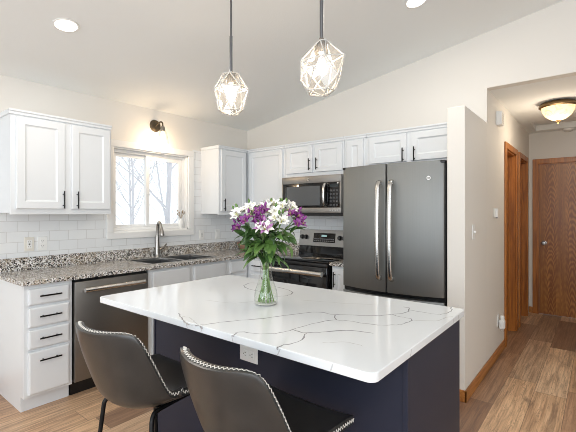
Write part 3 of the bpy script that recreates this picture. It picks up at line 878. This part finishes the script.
outlet('white toggle light switch on the partition wall facing the hall', (2.9105, -0.475, 1.23), (0, 0, RA), 'toggle', 'light_switch')

# ------------------------------------------------------------------ small wall devices of the hall
t = thing('wall_thermostat', 'small white thermostat on the wall before the first oak doorway', 'thermostat', (2.9105, .29, 1.375), RA)
MB().box(-.028, -.012, -.045, .028, 0, .045, .003).build('base_plate', M['plastic_cream'], t)
MB().box(-.020, -.034, -.040, .012, -.012, .042, .005).build('cover', M['plastic'], t)
MB().box(-.010, -.030, -.048, .006, -.014, -.040, .002).build('lever', M['slot'], t)
t = thing('door_chime', 'white door chime box high on the hall wall', 'door chime', (2.9105, .425, 2.272), RA)
MB().box(-.055, -.05, -.065, .055, 0, .065, .006).build('housing', M['plastic'], t)
gr = MB()
for i in range(6): gr.box(-.04, -.0512, -.045 + i * .016, .04, -.0495, -.038 + i * .016)
gr.build('grille', M['plastic_cream'], t)
o_ = outlet('white outlet plate low on the hall wall holding the air freshener', (2.9105, .455, .345), (0, 0, RA), 'duplex')
t = thing('air_freshener', 'white plug-in air freshener in the low hall outlet', 'air freshener', (2.921, .47, .325), RA)
MB().box(-.032, -.05, -.06, .032, 0, .03, .014, 0, 3).build('housing', M['plastic'], t, 40)
MB().lathe([(.018, 0), (.02, .03), (.016, .04), (0, .042)], (0, -.026, .028), 16).build('cap', M['plastic'], t, 40)
MB().lathe([(0, 0), (.016, 0), (.018, .02), (.016, .035)], (0, -.026, -.085), 16).build('refill', M['thin_glass'], t, 40)

# hall ceiling lamp
t = thing('ceiling_lamp', 'bronze flush ceiling lamp with alabaster glass bowl in the hall', 'ceiling lamp', (3.357, .92, 2.465))
MB().lathe([(0, 0), (.12, 0), (.150, -.012), (.162, -.03), (.164, -.045), (.147, -.055), (.142, -.04), (0, -.03)], (0, 0, 0), 40).build('pan', M['bronze'], t, 50)
alab = mat('lit_alabaster_glass', (245, 225, 185), 0.4, 0, (255, 214, 150), 1.5); g_ = NT(alab)
nz = g_.n('ShaderNodeTexNoise', ins={'Vector': g_.coords(), 'Scale': 14.0, 'Detail': 4.0, 'Distortion': 2.0})
g_.t.links.new(g_.ramp(nz.outputs[0], [(0.3, (255, 196, 116)), (0.65, (255, 232, 188))]), g_.b.inputs['Emission Color'])
MB().lathe([(.141, -.047), (.134, -.085), (.110, -.13), (.07, -.162), (.03, -.178), (0, -.18)], (0, 0, 0), 40).build('glass_bowl', alab, t, 60)
MB().lathe([(0, -.176), (.02, -.18), (.024, -.188), (.010, -.194), (.013, -.203), (.006, -.212), (0, -.214)], (0, 0, 0), 20).build('finial', M['bronze'], t, 50)
point_light('ceiling_lamp_light', (0, 0, -.30), 9, (1.0, .86, .68), .1, t)
# smoke detector
t = thing('smoke_detector', 'white round smoke detector on the hall ceiling by the end door', 'smoke detector', (3.36, 2.475, 2.465))
MB().lathe([(0, -.034), (.04, -.034), (.058, -.026), (.062, -.012), (.062, 0)], (0, 0, 0), 28).build('housing', M['plastic'], t, 40)
MB().lathe([(0, -.04), (.022, -.04), (.026, -.034), (0, -.034)], (0, 0, 0), 20).build('test_button', M['plastic_cream'], t, 40)

# ------------------------------------------------------------------ recessed downlights in the vault
SLA = math.atan(SL)
def downlight(x, y, label, power):
    t = thing('recessed_downlight', label, 'downlight', (x, y, cz(x) - .001), 0, 'recessed ceiling downlights')
    t.rotation_euler = (0, -SLA, 0)
    MB().lathe([(.066, 0), (.078, 0), (.078, -.004), (.068, -.006), (.066, -.003)], (0, 0, 0), 36).build('trim_ring', M['plastic'], t, 40)
    MB().lathe([(0, -.003), (.067, -.003)], (0, 0, 0), 36).build('lens', M['canlight'], t)
    d = bpy.data.lights.new('downlight_beam', 'AREA'); d.shape = 'DISK'; d.size = .13; d.energy = power; d.color = (1.0, .93, .84)
    o = bpy.data.objects.new('downlight_beam', d); COL.objects.link(o); o.location = (0, 0, -.012); o.parent = t
downlight(.925, -2.637, 'round recessed downlight above the two-door cabinet left of the window', 9)
downlight(2.643, -.961, 'round recessed downlight above the refrigerator', 9)

# ------------------------------------------------------------------ pendants
def pendant(x, y, z0, label, pts, rot, R=.105, rod_z=.20, thick=.19):
    t = thing('pendant_lamp', label, 'pendant lamp', (x, y, z0), 0, 'faceted glass pendants over the island')
    tm = bmesh.new()
    for p in pts: tm.verts.new(Matrix.Rotation(rot, 3, 'Z') @ Vector(p))
    res = bmesh.ops.convex_hull(tm, input=tm.verts[:])
    bmesh.ops.delete(tm, geom=[g for g in res['geom_interior'] if isinstance(g, bmesh.types.BMVert)], context='VERTS')
    bmesh.ops.dissolve_limit(tm, angle_limit=math.radians(4), verts=tm.verts[:], edges=tm.edges[:])
    edges = [(e.verts[0].co.copy(), e.verts[1].co.copy()) for e in tm.edges]
    top = max(v.co.z for v in tm.verts)
    g = MB(); g._merge(tm, 0)
    sh = g.build('glass_shade', M['seeded_glass'], t)
    e = MB()
    for a_, b_ in edges: e.tube([a_, b_], .0034, 6)
    e.build('facet_edge', M['facet'], sh, 60)
    MB().lathe([(0, top + .012), (.012, top + .01), (.018, top - .006), (.031, top - .022), (.031, top - .062), (.026, top - .066), (0, top - .066)], (0, 0, 0), 24).build('socket', M['nickel'], t, 40)
    zc = cz(x) - z0
    rd = MB(); rd.tube([(0, 0, top), (0, 0, top + thick)], .009, 12); rd.tube([(0, 0, top + thick), (0, 0, zc - .015)], .006, 12)
    rd.build('rod', M['chromedark'], t, 40)
    cn = MB(); cn.lathe([(0, -.02), (.055, -.02), (.062, -.012), (.062, 0), (0, 0)], (0, 0, 0), 28, 0, Matrix.Translation((0, 0, zc)) @ Matrix.Rotation(-SLA, 4, 'Y'))
    cn.build('canopy', M['nickel'], t, 40)
    b = MB(); b.lathe([(.011, top - .066), (.013, top - .085), (.026, top - .115), (.030, top - .135), (.024, top - .158), (0, top - .167)], (0, 0, 0), 20)
    bo = b.build('bulb', M['bulbglass'], t, 60)
    fl = MB(); fl.tube(catmull([(-.008, 0, top - .08), (-.012, .004, top - .14), (0, 0, top - .152), (.012, -.004, top - .14), (.008, 0, top - .08)], 5), .0022, 6)
    fl.build('filament', M['filament'], bo, 60)
    point_light('pendant_light', (0, 0, top - .13), 6.5, (1.0, .84, .66), .028, t)
M['facet'] = mat('frosted_glass_edge', (246, 244, 238), .25)
M['facet'].node_tree.nodes['Principled BSDF'].inputs['Transmission Weight'].default_value = .35
M['chromedark'] = mat('grey_metal_rod', (120, 122, 126), .28, 1.0)
M['bulbglass'] = thin_glass('frosted_bulb_glass', (255, 250, 240), .6, 0.0, 0.25)
M['filament'] = mat('glowing_filament', (255, 220, 160), .4, 0, (255, 210, 140), 40.0)
def shade_pts(seed, rings):
    r_ = random.Random(seed); out = []
    for (n, z, rad, jz, ph) in rings:
        for k in range(n):
            a_ = ph + 2 * PI * k / n + r_.uniform(-.12, .12)
            q = r_.uniform(.95, 1.05)
            out.append((rad * math.cos(a_) * q, rad * math.sin(a_) * q, z + r_.uniform(-jz, jz)))
    out.append((r_.uniform(-.015, .015), r_.uniform(-.015, .015), 0))
    return out
pendant(2.035, -2.2, 1.938, 'faceted clear glass pendant lamp on a rod, the one nearer the window', shade_pts(4, [(5, .235, .046, .006, .1), (5, .150, .100, .012, .7), (5, .020, .074, .008, .2)]), .3, thick=.21)
pendant(2.653, -2.2, 1.932, 'faceted clear glass pendant lamp on a rod, the one nearer the refrigerator', shade_pts(11, [(4, .258, .022, .003, .2), (5, .175, .104, .022, .5), (5, .090, .100, .016, 1.1), (5, .022, .066, .006, .5)]), .0, thick=.33)

# ------------------------------------------------------------------ wall sconce over the window
t = thing('wall_sconce', 'bronze wall sconce with glass shade lit above the sink window', 'wall lamp', (0.001, -1.385, 2.295), 0)
MB().lathe([(0, .018), (.045, .018), (.06, .01), (.064, 0), (0, 0)], (0, 0, 0), 32, 0, Matrix.Rotation(PI / 2, 4, 'Y')).build('back_plate', M['bronze_dark'], t, 40)
MB().tube(catmull([(.015, 0, -.005), (.06, 0, .02), (.105, 0, .028), (.135, 0, .01), (.14, 0, -.03)], 6), .008, 10).build('arm', M['bronze_dark'], t, 50)
MB().lathe([(0, -.025), (.017, -.025), (.022, -.04), (.026, -.075), (0, -.075)], (.14, 0, 0), 20).build('socket', M['nickel'], t, 40)
MB().lathe([(.024, -.055), (.036, -.075), (.046, -.11), (.055, -.17), (.062, -.20)], (.14, 0, 0), 28).build('glass_shade', M['thin_glass'], t, 60)
b = MB(); b.lathe([(.012, -.075), (.014, -.09), (.028, -.125), (.03, -.145), (.022, -.168), (0, -.176)], (.14, 0, 0), 20)
b.build('bulb', M['bulb'], t, 60)
point_light('sconce_light', (.14, 0, -.20), 8, (1.0, .74, .48), .04, t)

# ------------------------------------------------------------------ bar stools
def stool(x, y, rz, label):
    t = thing('bar_stool', label, 'bar stool', (x, y, 0), rz, 'grey leather counter stools at the island')
    # centre line from seat front to top of back: (y, z)
    prof = [(.282, .596), (.258, .611), (.14, .604), (.03, .590), (-.05, .583), (-.104, .594), (-.145, .632), (-.178, .715), (-.211, .815), (-.243, .925)]
    cp_ = catmull([(0, a_, b_) for a_, b_ in prof], 4)
    n = len(cp_)
    def S(u, tt):
        """u in -1..1 across, tt in 0..1 along"""
        f_ = tt * (n - 1); i = min(int(f_), n - 2); p = cp_[i].lerp(cp_[i + 1], f_ - i)
        au = abs(u)
        # half width along the profile
        if tt < .5: hw = .232 + .003 * math.sin(min(tt / .45, 1) * PI / 2)
        else: hw = .235 - .022 * ((tt - .5) / .5) ** 1.3
        # rounded corners at both ends
        if tt > .84: hw *= 1 - .16 * ((tt - .84) / .16) ** 3.2
        if tt < .12: hw *= 1 - .20 * ((.12 - tt) / .12) ** 2.4
        q_ = max(0, min(1, (tt - .06) / .44)); lift = .012 + .055 * q_ * q_ * (3 - 2 * q_)
        if tt > .5:
            q_ = min(1, (tt - .5) / .26); lift = .067 * (1 - q_ * q_ * (3 - 2 * q_))
        fwd = 0.0
        if tt > .30:
            q_ = min(1, (tt - .30) / .30); fwd = .122 * q_ * q_ * (3 - 2 * q_) - (.054 * ((tt - .60) / .40) if tt > .60 else 0)
        crown = .010 * au ** 2 - .022 * au ** 8 if tt > .86 else 0
        crown *= ((tt - .86) / .14) if tt > .86 else 0
        cu = au ** 2.3
        return Vector((u * hw * (1 - .02 * au), p.y + fwd * cu, p.z + lift * cu + crown))
    TS = .52
    def shell(t0, t1, nt, nu, nm, th, par, gap=0.0):
        mb = MB(); mb.grid(lambda a_, b_: S(-1 + 2 * a_, t0 + (t1 - t0) * b_), nu, nt)
        o = mb.build(nm, M['leather'], par, 180)
        md_ = o.modifiers.new('thickness', 'SOLIDIFY'); md_.thickness = th; md_.offset = 0.0
        bv = o.modifiers.new('soft_edge', 'BEVEL'); bv.width = th * .32; bv.segments = 3; bv.limit_method = 'ANGLE'; bv.angle_limit = math.radians(50)
        return o
    st = shell(0, TS, 20, 24, 'seat', .030, t)
    bk = shell(TS, 1.0, 22, 24, 'backrest', .030, t)
    # stitching: short white threads along the rim of the shell
    def normal(u, tt):
        e1 = 1e-3
        du = S(min(u + e1, 1), tt) - S(max(u - e1, -1), tt); dv = S(u, min(tt + e1, 1)) - S(u, max(tt - e1, 0))
        return du.cross(dv).normalized()
    def stitch(path_uv, off, par, nm='stitching'):
        mb = MB()
        pts = [(S(u, tt), normal(u, tt)) for u, tt in path_uv]
        acc = 0.0; step = .0075; k = 0
        for (p, a_), (q, b_) in zip(pts, pts[1:]):
            L = (q - p).length
            while acc < L:
                c_ = p.lerp(q, acc / L); nn = a_.lerp(b_, acc / L).normalized(); dr_ = (q - p).normalized(); sd = nn.cross(dr_)
                zz = (1 if k % 2 else -1)
                ax = (dr_ * .55 + nn * zz * .8).normalized()
                out = (sd * off)
                mb.tube([c_ + out - ax * .0072, c_ + out + ax * .0072], .00125, 5)
                acc += step; k += 1
            acc -= L
        return mb.build(nm, M['thread'], par)
    N = 60; EO = -.0025
    edge_back = [(1, TS + (1 - TS) * i / N) for i in range(N + 1)] + [(1 - 2 * i / N, 1) for i in range(1, N + 1)] + [(-1, 1 - (1 - TS) * i / N) for i in range(1, N + 1)]
    stitch(edge_back, EO, bk)
    edge_seat = [(-1, TS - TS * i / N) for i in range(N + 1)] + [(-1 + 2 * i / N, 0) for i in range(1, N + 1)] + [(1, TS * i / N) for i in range(1, N + 1)]
    stitch(edge_seat, EO, st)
    # piping seam where back panel meets the seat underneath
    pm = MB(); pl = []; SGN = 1 if normal(0, TS).z > 0 else -1
    SGN = -SGN if False else SGN
    for i in range(41):
        u = -1 + 2 * i / 40; tt = TS
        pl.append(S(u, tt) - normal(u, tt) * (-SGN * .0155))
    pm.tube(pl, .0032, 8); pm.build('piping', M['thread_grey'], bk, 60)
    # legs: each bends under the seat
    for sx in (-1, 1):
        for sy in (-1, 1):
            x1, y1 = sx * .200, sy * .190 + .055
            x0, y0 = sx * .155, sy * .135 + .055
            pts = [(x1, y1, .006), (x1 + (x0 - x1) * .95, y1 + (y0 - y1) * .95, .542), (x0 - sx * .004, y0 - sy * .010, .562), (x0 - sx * .008, y0 - sy * .034, .572), (x0 - sx * .012, .055, .573)]
            pp = [Vector(pts[0])] + catmull(pts[1:], 6)
            lg = MB().tube(pp, .0095, 10).build('leg', M['black'], t, 60)
            MB().lathe([(0, 0), (.014, 0), (.014, .008), (0, .008)], (x1, y1, 0), 12).build('foot_glide', M['blackplastic'], lg)
    br = MB(); br.box(-.143, -.03, .566, .143, -.005, .576, .002); br.box(-.143, .115, .566, .143, .14, .576, .002)
    br.build('seat_bracket', M['black'], t)
    fz_ = .225; q = .200 - .045 * .95 * fz_ / .542; qy = .190 - .055 * .95 * fz_ / .542
    for nm, p, r_ in (('stretcher', (-q, qy + .055), (q, qy + .055)), ('stretcher', (-q, -qy + .055), (q, -qy + .055)), ('stretcher', (-q, -qy + .055), (-q, qy + .055)), ('stretcher', (q, -qy + .055), (q, qy + .055))):
        MB().tube([(p[0], p[1], fz_), (r_[0], r_[1], fz_)], .009, 10).build(nm, M['black'], t, 60)
M['thread_grey'] = mat('grey_piping', (150, 144, 134), .6)
stool(2.112, -2.795, math.radians(7), 'grey leather bar stool with white stitching, the one nearer the dishwasher')
stool(2.740, -2.735, math.radians(-1), 'grey leather bar stool with white stitching, in front of the island outlet')

# ------------------------------------------------------------------ vase and flowers
VX, VY, VZ = 2.343, -2.246, .9146
t = thing('glass_vase', 'clear glass bulb vase of flowers on the island', 'vase', (VX, VY, VZ))
outer = [(0, 0), (.050, 0), (.0585, .006), (.061, .022), (.0605, .045), (.0545, .075), (.043, .105), (.0335, .135), (.0295, .165), (.0305, .205), (.0355, .240)]
inner = [(r - .0028, z) for r, z in outer[2:]][::-1]
inner = [(.0320, .2405)] + [(max(r, 0), max(z, .012)) for r, z in inner[1:]] + [(0, .012)]
glass = mat('vase_glass', (255, 255, 255), 0.0); gb = glass.node_tree.nodes['Principled BSDF']
gb.inputs['Transmission Weight'].default_value = 1.0; gb.inputs['IOR'].default_value = 1.45
M['vase_glass'] = thin_glass('vase_thin_glass', (252, 253, 252), 1.3)
MB().lathe(outer, (0, 0, 0), 40).build('glass', M['vase_glass'], t, 60)
MB().lathe([(.0355, .2385), (.0365, .240), (.0355, .2415), (.0342, .240)], (0, 0, 0), 40).build('rim', M['facet'], t, 60)
MB().lathe([(0, 0.001), (.050, .001), (.055, .006), (.052, .010), (0, .009)], (0, 0, 0), 40).build('base', M['facetbase'] if 'facetbase' in M else M['facet'], t, 60)
water = thin_glass('vase_water', (252, 254, 252), .2)
MB().lathe([(0, .0105), (.055, .0125), (.0585, .024), (.0578, .045), (.0517, .075), (.0402, .105), (.0325, .128), (0, .128)], (0, 0, 0), 36).build('water', water, t, 60)

def bloom_mesh(kind, seed):
    r_ = random.Random(seed); mb = MB()
    for k in range(6):
        inner_ = k % 2
        L = .046 if not inner_ else .043; wd = .0165 if not inner_ else .0115
        a0 = k * PI / 3 + r_.uniform(-.1, .1); op = r_.uniform(.75, 1.05)
        mi = {'w': 0, 'p': 0, 'm': 1 if inner_ else 0}[kind]
        def fn(i, j, a0=a0, L=L, wd=wd, op=op):
            s = i; w_ = wd * math.sin(PI * min(1, .08 + .86 * s) ** .8) * (1.1 - .2 * s); c_ = (j - .5) * 2
            rad = .004 + L * (.22 * s + .62 * s ** 2 * op); z = L * (.95 * s - .28 * s * s * op * 1.2)
            z += abs(c_) ** 2 * .004 * (1 - s)
            x, y_ = rad, c_ * w_
            return Vector((x * math.cos(a0) - y_ * math.sin(a0), x * math.sin(a0) + y_ * math.cos(a0), z))
        mb.grid(fn, 6, 4, mi)
        if inner_:
            for c_ in (-.35, 0, .35):
                q = [fn(s_, .5 + c_ / 2) + Vector((0, 0, .0006)) for s_ in (.35, .5, .65)]
                mb.tube(q, .0006, 4, 3)
    for k in range(5):
        a0 = k * 1.257; mb.tube([(0, 0, .003), (.004 * math.cos(a0), .004 * math.sin(a0), .02), (.009 * math.cos(a0), .009 * math.sin(a0), .032)], .0007, 4, 2)
    mb.lathe([(0, -.008), (.0035, -.005), (.004, 0), (0, .004)], (0, 0, 0), 8, 2)
    me_o = mb.build('blossom', {'w': [M['petal_w'], M['petal_w'], M['petal_y'], M['streak']], 'p': [M['petal_p'], M['petal_p'], M['petal_y'], M['streak']], 'm': [M['petal_w'], M['petal_l'], M['petal_y'], M['streak']]}[kind], None, 60)
    me = me_o.data; bpy.data.objects.remove(me_o); return me
M['streak'] = mat('maroon_streak', (96, 32, 74), .6)
BL = {k: [bloom_mesh(k, s) for s in (1, 2, 3)] for k in 'wpm'}
def bud_mesh(m_):
    mb = MB(); mb.lathe([(0, 0), (.005, .004), (.0075, .014), (.006, .024), (0, .032)], (0, 0, 0), 10)
    o = mb.build('bud', m_, None, 60); me = o.data; bpy.data.objects.remove(o); return me
BUD = {'w': bud_mesh(M['budgreen'] if 'budgreen' in M else M['leaf_b']), 'p': bud_mesh(M['petal_p']), 'm': bud_mesh(M['petal_l'])}
def leaf_mesh(L, wd, seed, m_):
    r_ = random.Random(seed); droop = r_.uniform(.35, 1.3); tw = r_.uniform(-.7, .7)
    def fn(i, j):
        s = i; c_ = (j - .5) * 2
        w_ = wd * math.sin(PI * (.04 + .95 * s) ** .75) * .5 + .0008
        ang = .75 - droop * s * 1.3
        x = L * (s - .12 * s * s * droop); z = L * (.55 * s - .62 * droop * s * s)
        y = c_ * w_; zz = z + abs(c_) * w_ * .35
        ca, sa = math.cos(tw * s), math.sin(tw * s)
        return Vector((x, y * ca - (zz - z) * sa, z + y * sa + (zz - z) * ca))
    mb = MB(); mb.grid(fn, 10, 4)
    o = mb.build('leaf', m_, None, 60); me = o.data; bpy.data.objects.remove(o); return me
LEAF = [leaf_mesh(L, w_, k, M['leaf'] if k % 3 else M['leaf_b']) for k, (L, w_) in enumerate([(.11, .036), (.13, .036), (.09, .032), (.15, .042), (.12, .046), (.10, .030)])]

def place(me, name, parent, loc, direction, spin=0.0, scale=1.0):
    o = bpy.data.objects.new(name, me); COL.objects.link(o); o.parent = parent
    q = Vector(direction).normalized().to_track_quat('Z', 'Y').to_matrix() @ Matrix.Rotation(spin, 3, 'Z')
    o.rotation_euler = q.to_euler(); o.location = loc; o.scale = (scale,) * 3
    return o
STEMS = [  # kind, pixel of the flower head, depth offset away from camera, number of blossoms, label
 ('p', 262.5, 209, -.03, 5, 'purple alstroemeria standing tallest in the middle of the bouquet'),
 ('p', 261.5, 217, -.07, 4, 'purple alstroemeria low in the middle of the bouquet, under the tallest purple one'),
 ('p', 249.0, 216, -.04, 4, 'purple alstroemeria at mid left of the bouquet'),
 ('p', 241.0, 224, .01, 3, 'purple alstroemeria lowest at the left edge of the bouquet'),
 ('p', 294.0, 212, -.01, 5, 'purple alstroemeria at the right edge of the bouquet'),
 ('p', 297.0, 219, -.03, 3, 'purple alstroemeria drooping lowest at the right edge of the bouquet'),
 ('m', 267.0, 222, -.10, 4, 'white alstroemeria with purple centres at the front of the bouquet'),
 ('w', 240.0, 210, .00, 4, 'white alstroemeria at the left edge of the bouquet'),
 ('w', 251.0, 206, .03, 4, 'white alstroemeria at the upper left of the bouquet'),
 ('w', 267.0, 204, .05, 4, 'white alstroemeria at the top middle behind the tallest purple one'),
 ('w', 274.5, 210, -.02, 5, 'white alstroemeria right of the tallest purple one'),
 ('w', 281.0, 216, -.07, 5, 'white alstroemeria in front at the lower right of the bouquet'),
 ('w', 287.0, 205, .02, 5, 'white alstroemeria at the upper right of the bouquet'),
 ('w', 277.0, 204, .07, 3, 'white alstroemeria at the back top right of the bouquet'),
 ('w', 255.0, 213, .09, 3, 'white alstroemeria at the back left of the bouquet'),
]
sr = random.Random(17)
for si, (kind, u, v, dep, nb, lab) in enumerate(STEMS):
    t = thing('alstroemeria_stem', lab, 'flower', (VX, VY, VZ), 0, 'alstroemeria stems in the glass vase')
    hr, hz = (u - 266) / 195.0 * .93, (304 - v) / 195.0
    head = RT * hr + FW * dep + Vector((0, 0, hz - .05))
    a_ = sr.uniform(0, 6.28); foot = Vector((math.cos(a_) * .042, math.sin(a_) * .042, .016))
    b_ = a_ + PI + sr.uniform(-.6, .6); nr = sr.uniform(.008, .024)
    hd = Vector((head.x, head.y, 0)); nk = hd.normalized() * nr if hd.length > .02 else Vector((math.cos(b_) * nr, math.sin(b_) * nr, 0))
    pts = catmull([foot, Vector((foot.x * .2 + nk.x * .5, foot.y * .2 + nk.y * .5, .12)), Vector((nk.x, nk.y, .215)), Vector((nk.x + (head.x - nk.x) * .45, nk.y + (head.y - nk.y) * .45, .215 + (head.z - .215) * .55)), head], 7)
    MB().tube(pts, [.0030 - .0009 * i / (len(pts) - 1) for i in range(len(pts))], 7).build('stem', M['stem'], t, 60)
    dirn = (pts[-1] - pts[-4]).normalized()
    pd = MB()
    for k in range(nb):
        az = 2 * PI * k / nb + sr.uniform(-.4, .4)
        side = (RT * math.cos(az) + FW * math.sin(az))
        dd = (dirn * .75 + side * sr.uniform(.5, .85) + Vector((0, 0, .15)) - FW * .12).normalized()
        if k == 0: dd = (dirn + side * .2 - FW * .35).normalized()
        ln = sr.uniform(.028, .045)
        e_ = head + dd * ln
        pd.tube([head - dirn * .002, head.lerp(e_, .5) + dirn * .004, e_], .0013, 5)
        place(sr.choice(BL[kind]), 'blossom', t, e_, dd + side * .25, sr.uniform(0, 6), (.74 if kind == 'p' else .92) * sr.uniform(.9, 1.08))
    for k in range(2 if si % 2 else 1):
        dd = (dirn + (RT * sr.uniform(-1, 1) + FW * sr.uniform(-1, 1)) * .4 + Vector((0, 0, .5))).normalized()
        e_ = head + dd * .062
        pd.tube([head, e_], .0012, 5); place(BUD[kind], 'bud', t, e_, dd, 0, .9)
    pd.build('flower_stalk', M['stem'], t, 60)
    for k in range(7):
        zt_ = sr.uniform(.235, min(.385, head.z - .02))
        p = min(pts, key=lambda q: abs(q.z - zt_))
        out = Vector((p.x, p.y, 0))
        az = sr.uniform(0, 2 * PI) if out.length < .018 else math.atan2(out.y, out.x) + sr.uniform(-1.2, 1.2)
        pitch = sr.uniform(-.7, .2) if k % 2 else sr.uniform(.2, 1.0)      # most reach up, some hang
        o = bpy.data.objects.new('leaf', sr.choice(LEAF)); COL.objects.link(o); o.parent = t
        s_ = sr.uniform(.75, 1.12)
        o.location = p; o.rotation_euler = (sr.uniform(-.4, .4), pitch, az); o.scale = (s_,) * 3

# ------------------------------------------------------------------ small things on sill and worktop
t = thing('bud_vase', 'small white bud vase standing on the window sill', 'vase', (-.030, -1.035, WZ0 + .0125))
MB().lathe([(0, 0), (.022, 0), (.026, .01), (.028, .05), (.022, .085), (.014, .10), (.014, .112), (.011, .112), (.011, .09), (0, .085)], (0, 0, 0), 24).build('body', M['plastic'], t, 50)
t = thing('dried_sprig', 'dried brown sprig standing in the white bud vase', 'dried flower', (-.030, -1.035, WZ0 + .105))
dry = mat('dried_plant', (150, 132, 108), .8)
sp = MB()
dr_ = random.Random(3)
for k in range(9):
    a_ = dr_.uniform(0, 6.28); tp_ = Vector((math.cos(a_) * .03, math.sin(a_) * .042, dr_.uniform(.06, .11)))
    sp.tube([(0, 0, 0), tp_ * .5 + Vector((0, 0, .012)), tp_], .0013, 5)
    sp.lathe([(0, -.008), (.006, 0), (.005, .008), (0, .014)], tp_, 8)
sp.build('twigs', dry, t, 60)
t = thing('ceramic_bowl', 'brown glazed bowl on the granite in the room corner behind the flowers', 'bowl', (.255, -.300, .9142))
MB().lathe([(0, 0), (.05, 0), (.055, .008), (.085, .04), (.10, .085), (.102, .10), (.097, .10), (.08, .045), (.05, .012), (0, .012)], (0, 0, 0), 32).build('body', mat('brown_glaze', (150, 118, 98), .25), t, 60)
